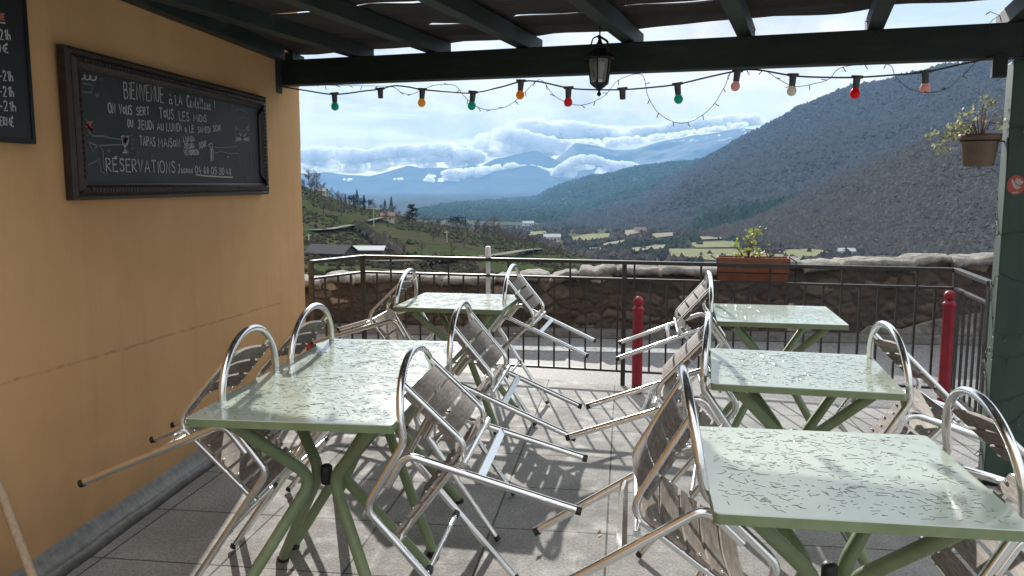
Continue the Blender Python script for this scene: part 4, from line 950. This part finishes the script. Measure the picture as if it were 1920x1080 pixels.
def clumps(name, P, size, mtl, tall=1.0, jitter=.35):
    n = len(P); nv = len(OCT_V); V = np.repeat(OCT_V[None], n, 0) * (1 + rng.uniform(-jitter, jitter, (n, nv, 1)))
    a = rng.uniform(0, 6.28, n); ca, sa = np.cos(a), np.sin(a); x = V[..., 0] * ca[:, None] - V[..., 1] * sa[:, None]; y = V[..., 0] * sa[:, None] + V[..., 1] * ca[:, None]
    s = size * rng.uniform(.55, 1.35, n); h = s * tall * rng.uniform(.8, 1.35, n)
    V = np.stack([x * s[:, None], y * s[:, None], V[..., 2] * h[:, None]], -1) + P[:, None, :]
    Fc = (OCT_F[None] + (np.arange(n) * nv)[:, None, None]).reshape(-1, 3)
    o = big_mesh(name, V.reshape(-1, 3), Fc, mtl); return o
def on_grid(G_, n, t0=0, t1=1, u0=0, u1=1, rows=None):
    R = (rows or G_.shape[0] - 8); tt = rng.uniform(t0, t1, n) * R; uu = rng.uniform(u0, u1, n) * (G_.shape[1] - 1.001)
    j = np.clip(tt.astype(int), 0, R - 1); i = uu.astype(int); a = (tt - j)[:, None]; b_ = (uu - i)[:, None]
    return G_[j, i] * (1 - a) * (1 - b_) + G_[j + 1, i] * a * (1 - b_) + G_[j, i + 1] * (1 - a) * b_ + G_[j + 1, i + 1] * a * b_
# valley floor reaching the horizon
VZ = -60
VT = [(1000, 441), (1300, 432), (1700, 426), (2400, 420), (3300, 416), (5000, 411), (6500, 408), (12000, 402), (20000, 398), (70000, 392)]   # the valley falls away: distance -> photo row
def vz(d):
    if d < 1000: return VZ
    for (a, ya), (b_, yb) in zip(VT, VT[1:]):
        if d <= b_: y = ya + (yb - ya) * (d - a) / (b_ - a); return min(VZ, CAMH - (y - 345) / F * d)
    return CAMH - (392 - 345) / F * d
def vpt(px, py, up=0):
    if py >= 441: return atz(px, py, VZ + up)
    for (a, ya), (b_, yb) in zip(VT, VT[1:]):
        if py >= yb: p = far(px, py, a + (b_ - a) * (py - ya) / (yb - ya)); return p + Z * up
b = MB(); ds = [60, 200, 500, 800, 1000, 1150, 1300, 1500, 1700, 2000, 2400, 2800, 3300, 4000, 5000, 6500, 9000, 12000, 20000, 40000, 70000]; na = 40; vs = []
for d_ in ds:
    for k in range(na + 1):
        a = R_(-85 + 170 * k / na); vs.append((d_ * math.sin(a), d_ * math.cos(a), vz(d_)))
b.add(vs, [(j * (na + 1) + k, j * (na + 1) + k + 1, (j + 1) * (na + 1) + k + 1, (j + 1) * (na + 1) + k) for j in range(len(ds) - 1) for k in range(na)], 0, True); tag(b.build('valley_floor', M['valley_ground']), kind='structure')
b = MB(); b.add([(-60, 8.6, -.6), (60, 8.6, -.6), (160, 240, VZ - 2), (-160, 240, VZ - 2)], [(0, 1, 2, 3)]); tag(b.build('embankment', M['hillside_grass']), kind='structure')
# big dark mountain on the right, its lighter spur, the green ridge across the valley, the blue ranges
mtn = ridge('mountain', [(1180, 402, 3300), (1260, 352, 3200), (1335, 297, 3100), (1400, 257, 3000), (1490, 205, 2800), (1545, 184, 2700), (1590, 168, 2600), (1650, 157, 2500), (1700, 143, 2450), (1760, 124, 2350), (1850, 112, 2250), (2000, 88, 2100), (2400, 40, 1800)],
            [(1010, 424, 2050), (1150, 437, 1500), (1300, 446, 1250), (1500, 456, 1150), (1800, 468, 1050), (2400, 480, 900)], M['mountain_wood'], 240, 70, 48, .0022, -.02, seed=3)
spur = ridge('spur', [(1290, 452, 1020), (1360, 430, 1060), (1430, 404, 1100), (1500, 372, 1120), (1580, 332, 1130), (1660, 296, 1120), (1740, 262, 1100), (1850, 226, 1060), (2100, 150, 1000)],
             [(1290, 466, 930), (1400, 470, 860), (1600, 478, 800), (1850, 486, 760), (2100, 492, 720)], M['spur_wood'], 160, 50, 12, .008, .03, seed=8)
rdg = ridge('green_ridge', [(780, 400, 6500), (810, 392, 6400), (860, 381, 6200), (915, 374, 6000), (960, 371, 5800), (1010, 366, 5200), (1035, 352, 5000), (1060, 343, 4900), (1110, 331, 4800), (1150, 324, 4700), (1200, 312, 4600), (1260, 304, 4500), (1320, 296, 4400), (1500, 280, 4200), (1700, 270, 4000)],
            [(780, 408, 5200), (870, 412, 4400), (960, 424, 3300), (1060, 430, 2600), (1200, 436, 2200), (1400, 440, 2100), (1700, 440, 2000)], M['ridge_wood'], 220, 60, 50, .0018, .04, seed=5)
ridge('blue_range', [(200, 330, 17000), (540, 326, 17000), (575, 328, 17000), (610, 324, 17000), (650, 329, 17000), (690, 331, 17000), (720, 325, 17000), (745, 318, 17000), (766, 312, 17000), (790, 317, 17000), (830, 316, 17000), (860, 317, 17500), (882, 306, 17500), (900, 311, 17500), (925, 298, 17500), (965, 289, 17500), (1000, 282, 17500), (1015, 286, 17500), (1050, 305, 17500), (1150, 322, 17500), (1400, 325, 17500)],
      [(200, 400, 10500), (780, 405, 10500), (1400, 400, 10500)], M['far_rock'], 200, 30, 110, .0005, .05, seed=1)
ridge('snow_massif', [(960, 345, 24000), (1010, 325, 24000), (1040, 301, 24000), (1062, 283, 24000), (1080, 270, 24000), (1110, 272, 24000), (1150, 281, 24000), (1190, 279, 24000), (1230, 268, 24000), (1280, 258, 24000), (1330, 250, 24000), (1390, 240, 24000), (1430, 244, 24000), (1500, 232, 24000), (1700, 250, 24000)],
      [(960, 352, 20000), (1300, 345, 20000), (1700, 345, 20000)], M['far_snow'], 200, 36, 160, .0006, .02, seed=2)
def stuff(o, label): return tag(o, label, 'woods', kind='stuff')
stuff(clumps('mountain_woodland', on_grid(mtn, 64000, .0, 1.0, .0, .85), 4.6, M['bare_wood_clumps'], 1.15), 'bare grey winter woodland covering the big right hand mountain')
stuff(clumps('spur_woodland', on_grid(spur, 36000, .0, 1.0, 0, .8), 2.5, M['spur_clumps'], 1.2), 'bare brownish woodland covering the lower right spur')
stuff(clumps('ridge_woodland', on_grid(rdg, 26000, .02, 1.0, 0, .8), 7.5, M['pine_clumps'], .8), 'green scrub woodland on the long ridge beyond the valley')
P = on_grid(mtn, 11000, .0, .17, .2, .62); stuff(clumps('pine_belt', P, 5.5, M['pine_clumps'], 1.5), 'dark pine belt at the foot of the mountain')

# fields on the valley floor
def field(poly, mk, k):
    b = MB(); b.add([vpt(x, y, .8 + .05 * k) for x, y in poly], [tuple(range(len(poly)))][::-1]); tag(b.build('field', M[mk]), kind='structure')
FIELDS = [([(1250, 466), (1373, 467), (1470, 478), (1470, 486), (1340, 488), (1254, 480)], 'field_green'), ([(1288, 455), (1373, 451), (1390, 463), (1305, 464)], 'field_green'), ([(1467, 468), (1531, 466), (1560, 474), (1536, 480), (1497, 487), (1472, 481)], 'field_green'),
          ([(1066, 446), (1102, 440), (1144, 438.6), (1141, 445), (1079, 453)], 'field_green'), ([(1131, 456), (1178, 448), (1175, 454), (1131, 460)], 'field_pale'), ([(1170, 433), (1201, 430), (1201, 437), (1172, 442)], 'field_pale'), ([(1180, 465), (1250, 458), (1253, 464), (1193, 471)], 'field_pale'),
          ([(1310, 443), (1365, 441), (1360, 447), (1312, 449)], 'field_pale'), ([(985, 437), (1025, 434), (1025, 439), (990, 442)], 'field_green'), ([(1220, 440), (1262, 437), (1262, 442), (1225, 446)], 'field_pale')]
for k, (pl2, mk) in enumerate(FIELDS): field(pl2, mk, k)
def in_poly(x, y, poly):
    c = False; n = len(poly)
    for i in range(n):
        (x1, y1), (x2, y2) = poly[i], poly[i - 1]
        if (y1 > y) != (y2 > y) and x < (x2 - x1) * (y - y1) / (y2 - y1) + x1: c = not c
    return c
Q = []
while len(Q) < 5200:
    x, y = random.uniform(840, 1640), random.uniform(423, 492)
    if any(in_poly(x, y, f_[0]) or in_poly(x, y - 2.5, f_[0]) or in_poly(x, y - 5.5, f_[0]) for f_ in FIELDS) and random.random() < .985: continue
    if noise.noise(Vector((x * .02, y * .08, 2))) < -.22: continue
    Q.append(vpt(x, y))
stuff(clumps('valley_woods', np.array([tuple(p) for p in Q]), 2.5, M['valley_clumps'], 1.35), 'bare trees and hedges filling the valley floor between the fields')
# near terraced hillside on the left
SKY = [(300, 250), (520, 318), (565, 346), (600, 360), (650, 380), (700, 393), (760, 408), (820, 422), (900, 434), (960, 444), (1000, 452), (1060, 470), (1110, 486), (1160, 505)]
def hs(px): return lerp_pts([(a, b_, 0) for a, b_ in SKY], (px - 300) / 860)[1]
HD0, HD1, HP = 55, 330, 1.25
def hill_d(px, py): s = hs(px); k = max(0, min(1, (py - s) / (545 - s))); return HD1 - (HD1 - HD0) * k ** (1 / HP)
def hill(px, py): return far(px, py, hill_d(px, py))
nu, nv = 240, 90; G_ = np.zeros((nv + 8, nu + 1, 3))
for i in range(nu + 1):
    px = 300 + 860 * i / nu; s = hs(px)
    for j in range(nv + 1):
        d_ = HD0 + (HD1 - HD0) * j / nv; py = s + (545 - s) * ((HD1 - d_) / (HD1 - HD0)) ** HP; p = far(px, py, d_)
        st = math.sin(p.z * 1.15 + p.x * .012 + 1.2 * noise.noise(p * .02)); p.z += .55 * st * min(1, (nv - j) / 10) + .5 * noise.fractal(p * .05, .9, 2, 4)
        G_[j, i] = p
    for j in range(1, 8): p = Vector(G_[nv, i]); q = p + Vector((p.x, p.y, 0)).normalized() * 22 * j; q.z = p.z - 1.1 * j ** 1.9; G_[nv + j, i] = q
R, Cn = G_.shape[:2]; idx = np.arange(R * Cn).reshape(R, Cn)
tag(big_mesh('hillside', G_.reshape(-1, 3), np.stack([idx[:-1, :-1], idx[:-1, 1:], idx[1:, 1:], idx[1:, :-1]], -1).reshape(-1, 4), M['hillside_grass'], True), kind='structure')
clump_mat('scrub_clumps', (.035, .036, .022), (.07, .062, .045))
# scrub between the trees
P = on_grid(G_, 4200, .05, 1.0, .28, .98)
keep = [p for p in P if noise.noise(Vector(p) * .03) > -.02]
tag(clumps('scrub', np.array(keep), .42, M['scrub_clumps'], 1.0), 'low brown scrub on the banks of the terraced hillside', 'scrub', kind='stuff')
# lanes
def lane(pts, w):
    b = MB(); L = []
    for (x, y) in pts: L.append(hill(x, y) + Z * .9)
    vs = []
    for i, p in enumerate(L):
        t = (L[min(i + 1, len(L) - 1)] - L[max(i - 1, 0)]); n = Vector((-t.y, t.x, 0)).normalized(); vs += [p + n * w, p - n * w]
    b.add(vs, [(2 * i, 2 * i + 1, 2 * i + 3, 2 * i + 2) for i in range(len(L) - 1)]); tag(b.build('lane', M['lane']), kind='structure')
lane([(700, 500), (740, 499), (800, 496), (850, 493), (900, 489), (945, 482), (980, 475), (1012, 471)], 1.6)
lane([(582, 439), (620, 436), (640, 431), (664, 427)], 1.2); lane([(690, 419), (705, 415), (722, 411)], 1.0)
# hedge running down the slope
b_pts = []
for k in range(150):
    u = k / 150; x, y = 668 + 82 * u ** 1.2, 424 + 52 * u; p = hill(x + random.uniform(-6, 6), y + random.uniform(-3, 3)); b_pts.append(p)
tag(clumps('hedge', np.array([tuple(p) for p in b_pts]), .95, M['valley_clumps'], 1.3), 'brown hedge running down the slope behind the long white roofed shed', 'hedge', kind='stuff')

# trees one can tell apart
clump_mat('twig', (.09, .07, .065), (.16, .13, .12)); clump_mat('conifer_leaf', (.015, .03, .024), (.04, .06, .04)); M['bark'] = mat('bark', (.085, .07, .06), .9)
def tree_proto(name, kind, seed):
    r = random.Random(seed); root = bpy.data.objects.new(name, None); COL.objects.link(root)
    tr, cr = MB(), MB()
    def fleck(c, s, el=1.0):
        n = Vector((r.gauss(0, 1), r.gauss(0, 1), r.gauss(0, 1))).normalized(); x = n.orthogonal().normalized(); y = n.cross(x)
        cr.add([c + x * s * el, c + y * s * .55, c - x * s * el, c - y * s * .55], [(0, 1, 2, 3)])
    if kind == 'bare':
        H = 1.0; tr.tube([(0, 0, -.1), (0.01, 0, .25), (.02, .01, .55), (.0, .02, .85)], [.028, .022, .014, .004], 6)
        for k in range(22):
            a = r.uniform(0, 6.28); z = r.uniform(.22, .75); L = r.uniform(.2, .42) * (1.1 - .5 * z); d = Vector((math.cos(a), math.sin(a), r.uniform(.5, 1.2))).normalized()
            p0 = Vector((.015, .01, z)); p1 = p0 + d * L * .5 + Vector((0, 0, .02)); p2 = p0 + d * L; tr.tube([p0, p1, p2], [.010, .006, .002], 4, caps=False)
            for q in range(6):
                d2 = (d + Vector((r.gauss(0, .6), r.gauss(0, .6), r.gauss(.2, .5)))).normalized(); s0 = p0 + d * L * r.uniform(.35, 1); e0 = s0 + d2 * r.uniform(.08, .18)
                cr.tube([s0, e0], [.0045, .0015], 3, caps=False)
                for w in range(5):
                    d3 = (d2 + Vector((r.gauss(0, .7), r.gauss(0, .7), r.gauss(0, .6)))).normalized(); s1 = s0.lerp(e0, r.uniform(.3, 1)); n = d3.orthogonal().normalized() * .0028; L3 = r.uniform(.05, .10)
                    cr.add([s1 - n, s1 + n, s1 + d3 * L3], [(0, 1, 2)])
    elif kind == 'cypress':
        tr.tube([(0, 0, -.1), (0, 0, .9)], [.03, .006], 6)
        for k in range(420):
            z = r.uniform(.06, 1); rad = .13 * (1 - z) ** .6 * (min(1, z * 6)) + .01; a = r.uniform(0, 6.28); q = rad * math.sqrt(r.random()); fleck(Vector((q * math.cos(a), q * math.sin(a), z)), .035)
    elif kind == 'cedar':
        tr.tube([(0, 0, -.1), (0, 0, .5), (.02, 0, .97)], [.035, .026, .005], 7)
        for k in range(15):
            z = .26 + .70 * k / 15; 
            for w in range(4):
                a = r.uniform(0, 6.28); L = (.50 - .40 * (z - .26) / .7) * r.uniform(.6, 1.1); d = Vector((math.cos(a), math.sin(a), .12)); p0 = Vector((0, 0, z)); p1 = p0 + d * L; tr.tube([p0, p1], [.009, .002], 4, caps=False)
                for f in range(34): c = p0 + d * L * r.uniform(.25, 1.05) + Vector((r.gauss(0, .035), r.gauss(0, .035), r.gauss(.012, .010))); fleck(c, .026)
    elif kind == 'fir':
        tr.tube([(0, 0, -.1), (0, 0, .97)], [.025, .004], 6)
        for k in range(520):
            z = r.uniform(.12, 1); rad = .24 * (1 - z) ** .85 * (1 + .25 * math.sin(z * 60)); a = r.uniform(0, 6.28); q = rad * r.uniform(.3, 1); fleck(Vector((q * math.cos(a), q * math.sin(a), z - q * .25)), .03)
    else:
        tr.tube([(0, 0, -.1), (.02, 0, .3), (.03, .02, .62)], [.035, .026, .01], 6)
        for bl in range(9):
            c = Vector((r.gauss(0, .16), r.gauss(0, .16), r.uniform(.42, .82)))
            for k in range(85):
                d = Vector((r.gauss(0, 1), r.gauss(0, 1), r.gauss(0, .75))).normalized() * r.uniform(.5, 1) ** .5 * .17; fleck(c + d, .032)
    leafm = M['twig'] if kind == 'bare' else M['conifer_leaf']
    tr.build('trunk', M['bark'], root); cr.build('crown', leafm, root); return root
PROTO = {}
def put_tree(name, kind, px, py, hpx, label, group=None, seed=0, cat='tree', d=None):
    p = hill(px, py) if d is None else far(px, py, d)
    dd = math.hypot(p.x, p.y); h = hpx / F * dd
    key = (name, kind, seed)
    o = PROTO.get(key)
    if o is None: o = tree_proto(name, kind, seed + 11); PROTO[key] = o
    else: o = copy_tree(o)
    o.location = p; o.scale = (h, h, h); o.rotation_euler = (0, 0, random.uniform(0, 6.28)); tag(o, label, cat, group); 
    if 'group' in o and not group: del o['group']
    return o
BARE = 'bare brown winter tree standing on the terraced hillside left of the valley'
rb = random.Random(21)
spots = [(572, 372, 44), (583, 366, 38), (590, 376, 34), (604, 378, 34), (618, 384, 32), (632, 392, 30), (606, 402, 40), (621, 408, 44), (640, 408, 38), (655, 402, 30), (700, 410, 26), (712, 408, 24), (724, 414, 26), (738, 410, 30), (748, 418, 26), (756, 424, 26), (795, 430, 30), (806, 436, 30), (818, 440, 32), (828, 446, 30), (840, 452, 34), (850, 440, 28), (862, 446, 30), (876, 452, 34), (890, 448, 36), (905, 452, 44), (915, 456, 40), (926, 452, 46), (935, 460, 40), (948, 462, 42), (960, 466, 40), (972, 470, 40), (985, 474, 38), (1000, 478, 36), (1020, 482, 34), (1045, 486, 32), (812, 455, 34), (785, 442, 28), (846, 480, 36), (790, 478, 30), (686, 432, 24), (720, 452, 20), (870, 470, 30), (594, 350, 26), (580, 348, 30)]
for (x, y, h) in spots: put_tree('bare_tree', 'bare', x, y, h * rb.uniform(.85, 1.15), BARE, 'bare trees on the left hillside', rb.choice([0, 1, 2, 3]))
put_tree('cedar', 'cedar', 773, 424, 42, 'broad dark cedar with layered branches alone on the hillside skyline')
put_tree('fir_tree', 'fir', 734, 401, 32, 'slim pointed fir just left of the cedar')
put_tree('fir_tree', 'fir', 722, 398, 24, 'short pointed fir left of the slim fir on the skyline', seed=1)
put_tree('fir_tree', 'fir', 670, 388, 32, 'tall fir rising out of the dark evergreen group on the skyline', seed=2)
for i, (x, y, h) in enumerate([(648, 386, 22), (656, 388, 25), (664, 391, 26), (676, 393, 24), (683, 394, 28), (692, 392, 20)]):
    put_tree('cypress', ['cypress', 'round'][i % 2], x, y, h, 'dense dark evergreen in the clump on the left skyline', 'evergreens of the skyline clump', i % 2)
for x, y, h, lab in ((822, 424, 14, 'small round dark pine between the cedar and the pine group'), (846, 428, 24, 'left one of three broad dark pines right of the cedar'), (858, 430, 27, 'middle and tallest of three broad dark pines right of the cedar'), (872, 432, 22, 'right one of three broad dark pines right of the cedar')):
    put_tree('pine_tree', 'round', x, y, h, lab, None, 3)
# buildings far off
for k, c in dict(roof_dark=(.045, .045, .048), roof_white=(.42, .43, .44), wall_pale=(.45, .40, .33), wall_dark=(.06, .055, .05), roof_tile=(.22, .13, .09)).items(): M[k] = mat(k, c, .8)
def small_house(name, label, p, w, dpt, h, rh, rz, wm_k, rm_k, cat_='house', door=True):
    t = thing(name, label, cat_, p); t.rotation_euler = (0, 0, rz)
    b = MB(); b.prism([Vector((-w / 2, -dpt / 2, -2)), Vector((w / 2, -dpt / 2, -2)), Vector((w / 2, -dpt / 2, h)), Vector((-w / 2, -dpt / 2, h))], (0, dpt, 0)); 
    for s_ in (-1, 1): b.add([(s_ * w / 2 * .998, -dpt / 2, h), (s_ * w / 2 * .998, dpt / 2, h), (s_ * w / 2 * .998, 0, h + rh)], [(0, 1, 2)])
    b.build('wall', M[wm_k], t)
    b = MB(); e = .35
    for s_ in (-1, 1):
        b.bar((0, s_ * (dpt / 2 + e) / 2, h + rh * .5 - .02), (.001, s_ * (dpt / 2 + e) / 2, h + rh * .5 - .02), .1, .1) if False else None
        a1, a2 = Vector((-w / 2 - e, 0, h + rh)), Vector((w / 2 + e, 0, h + rh)); c1, c2 = Vector((w / 2 + e, s_ * (dpt / 2 + e), h - rh * .15)), Vector((-w / 2 - e, s_ * (dpt / 2 + e), h - rh * .15)); up_ = Vector((0, 0, .14))
        b.add([a1, a2, c1, c2, a1 + up_, a2 + up_, c1 + up_, c2 + up_], [(0, 1, 2, 3), (4, 7, 6, 5), (3, 2, 6, 7), (1, 5, 6, 2), (0, 3, 7, 4)])
    b.build('roof', M[rm_k], t)
    b = MB(); b.box((w * .18, -dpt / 2 - .02, h * .42), (w * .12, .05, h * .5)); b.build('door', M['wall_dark'], t)
    for xx in (-.25, .38): b = MB(); b.box((w * xx, -dpt / 2 - .02, h * .55), (w * .09, .05, h * .3)); b.build('window', M['wall_dark'], t)
p = hill(622, 492); small_house('barn', 'low dark roofed barn at the bottom of the left hillside', p, 6, 4, 1.5, 1.0, R_(-12), 'wall_dark', 'roof_dark', 'barn')
p = hill(690, 478); small_house('shed', 'long shed with a bright white roof above the railing at left', p, 6, 3, 1.0, .6, R_(4), 'wall_dark', 'roof_white', 'shed')
p = hill(602, 366); small_house('farmhouse', 'pale house high on the left slope among bare trees', p, 4, 3, 1.6, .9, 0, 'wall_pale', 'roof_white')
p = hill(726, 413); small_house('farmhouse', 'pale house below the skyline left of the cedar', p, 4.5, 3.5, 1.6, 1.0, R_(20), 'wall_pale', 'roof_tile')
for (x, y, w, lab, wm2, rm2) in ((1035, 453, 18, 'white farmhouse on the valley floor left of the green field', 'wall_pale', 'roof_white'), (1586, 479, 14, 'white roofed house at the foot of the spur on the right', 'wall_pale', 'roof_white'), (1116, 473, 9, 'tiny white house among the valley trees', 'roof_white', 'roof_white'), (1200, 436, 16, 'sandy house near the pale upper fields', 'wall_pale', 'roof_tile'), (990, 424, 26, 'far pale church like house at the foot of the ridge', 'roof_white', 'roof_white')):
    p = vpt(x, y); small_house('farmhouse', lab, p, w, w * .6, w * .3, w * .16, R_(random.uniform(-15, 15)), wm2, rm2)
def util_pole(px, py, hpx, label, arm):
    p = hill(px, py); h = hpx / F * math.hypot(p.x, p.y); t = thing('utility_pole', label, 'pole', p)
    b = MB(); b.tube([(0, 0, -.5), (0, 0, h)], [.16, .11], 8); b.build('mast', M['wall_pale'], t)
    b = MB(); b.box((0, 0, h - .4), (arm, .16, .16)); b.build('crossarm', M['wall_pale'], t)
util_pole(701, 423, 34, 'pale utility pole with a cross arm on the left hillside', 5); util_pole(838, 459, 26, 'thin utility pole down the slope below the cedar', 1.4); util_pole(579, 454, 16, 'short pole at the wall corner on the left slope', .8)

# clouds: lumpy banks hanging on the blue ranges
m = bpy.data.materials.new('cloud'); m.use_nodes = True; M['cloud'] = m; g = NT(m); g.n.remove(g.p)
df = g.node('ShaderNodeBsdfDiffuse'); df.inputs[0].default_value = (.95, .95, .96, 1); trl = g.node('ShaderNodeBsdfTranslucent'); trl.inputs[0].default_value = (.95, .95, .96, 1); ms = g.node('ShaderNodeMixShader'); ms.inputs[0].default_value = .68
g.l.new(df.outputs[0], ms.inputs[1]); g.l.new(trl.outputs[0], ms.inputs[2]); tp_ = g.node('ShaderNodeBsdfTransparent'); ms2 = g.node('ShaderNodeMixShader'); ms2.inputs[0].default_value = .5; g.l.new(ms.outputs[0], ms2.inputs[1]); g.l.new(tp_.outputs[0], ms2.inputs[2]); g.l.new(ms2.outputs[0], g.n['Material Output'].inputs[0])
def cloud(name, label, outline, dist, n, r0, seed):
    """outline: [(px, y_top, y_bottom)] - billows packed into that band, each a bumpy ball"""
    r = random.Random(seed); V, Fc = [], []; nb = 0
    me0 = MB(); me0.sphere((0, 0, 0), 1, 0, 20, 14); bv = np.array(me0.v); bf = np.array(me0.f)
    for k in range(n):
        u = r.random(); xs_ = [o_[0] for o_ in outline]; x = xs_[0] + (xs_[-1] - xs_[0]) * u
        top, bot = [lerp_pts([(o_[0], o_[1], o_[2]) for o_ in outline], u)[i] for i in (1, 2)]
        rp = min((bot - top) * .5, r0) * r.uniform(.45, 1.0); rp = max(rp, 2.2); y = r.uniform(top + rp, max(top + rp + .1, bot - rp * .5)); y = top + rp if r.random() < .45 else y
        d_ = dist * (1 + r.uniform(-.004, .004)); c = far(x, y, d_); R0 = rp / F * d_
        q = bv.copy(); nzv = np.array([noise.fractal(Vector(p_) * 1.6 + Vector((k * 3.1, seed, 0)), .8, 2.2, 4) for p_ in q]); q = q * (1 + .34 * nzv[:, None]); q[:, 2] = np.where(q[:, 2] < -.3, -.3 + (q[:, 2] + .3) * .3, q[:, 2])
        V.append(q * R0 * np.array([1.35, 1.2, 1.0]) + np.array(c)); Fc.append(bf + nb); nb += len(q)
    return tag(big_mesh(name, np.concatenate(V), np.concatenate(Fc), M['cloud'], True), kind='structure')
cloud('cloud', '', [(560, 284, 327), (600, 276, 323), (640, 278, 326), (690, 282, 331), (705, 278, 330), (760, 272, 312), (800, 270, 316), (850, 268, 318), (900, 285, 312)], 21000, 110, 17, 1)
cloud('cloud', '', [(836, 318, 341), (870, 316, 341), (900, 313, 341), (960, 306, 339), (1000, 310, 337), (1036, 318, 336)], 14500, 90, 10, 2)
cloud('cloud', '', [(1040, 322, 336), (1065, 300, 334), (1095, 288, 330), (1120, 294, 328), (1150, 303, 325), (1180, 302, 320), (1206, 312, 317)], 14000, 80, 12, 3)
cloud('cloud', '', [(796, 329, 342), (806, 327, 343), (829, 330, 342)], 13500, 12, 5, 4); cloud('cloud', '', [(738, 334, 339), (755, 333, 338)], 13500, 6, 2.5, 5); cloud('cloud', '', [(640, 335, 341), (662, 334, 340)], 13500, 7, 2.5, 6)
cloud('cloud', '', [(940, 240, 290), (985, 245, 300), (1030, 260, 300), (1060, 262, 280), (1150, 258, 276), (1250, 250, 264), (1330, 238, 250), (1400, 228, 240)], 27500, 110, 22, 7)

cloud('cloud', '', [(880, 262, 292), (920, 250, 296), (960, 232, 300), (1000, 222, 296), (1060, 226, 276), (1120, 236, 272), (1200, 240, 270), (1280, 226, 256), (1380, 214, 242), (1430, 216, 238)], 30500, 120, 24, 8)
# the air
hz = MB(); hz.box((1500, 3800, 270), (11000, 10200, 700 + 2 * 8)); ho = hz.build('haze', mat('haze', (1, 1, 1)))
m = ho.data.materials[0]; m.node_tree.nodes.clear(); nt = m.node_tree; out = nt.nodes.new('ShaderNodeOutputMaterial'); pv = nt.nodes.new('ShaderNodeVolumePrincipled')
pv.inputs['Color'].default_value = (.23, .50, .88, 1); pv.inputs['Density'].default_value = .00006; pv.inputs['Anisotropy'].default_value = .35; nt.links.new(pv.outputs[0], out.inputs['Volume'])
tag(ho, 'pale blue haze filling the valley', 'haze', kind='stuff')
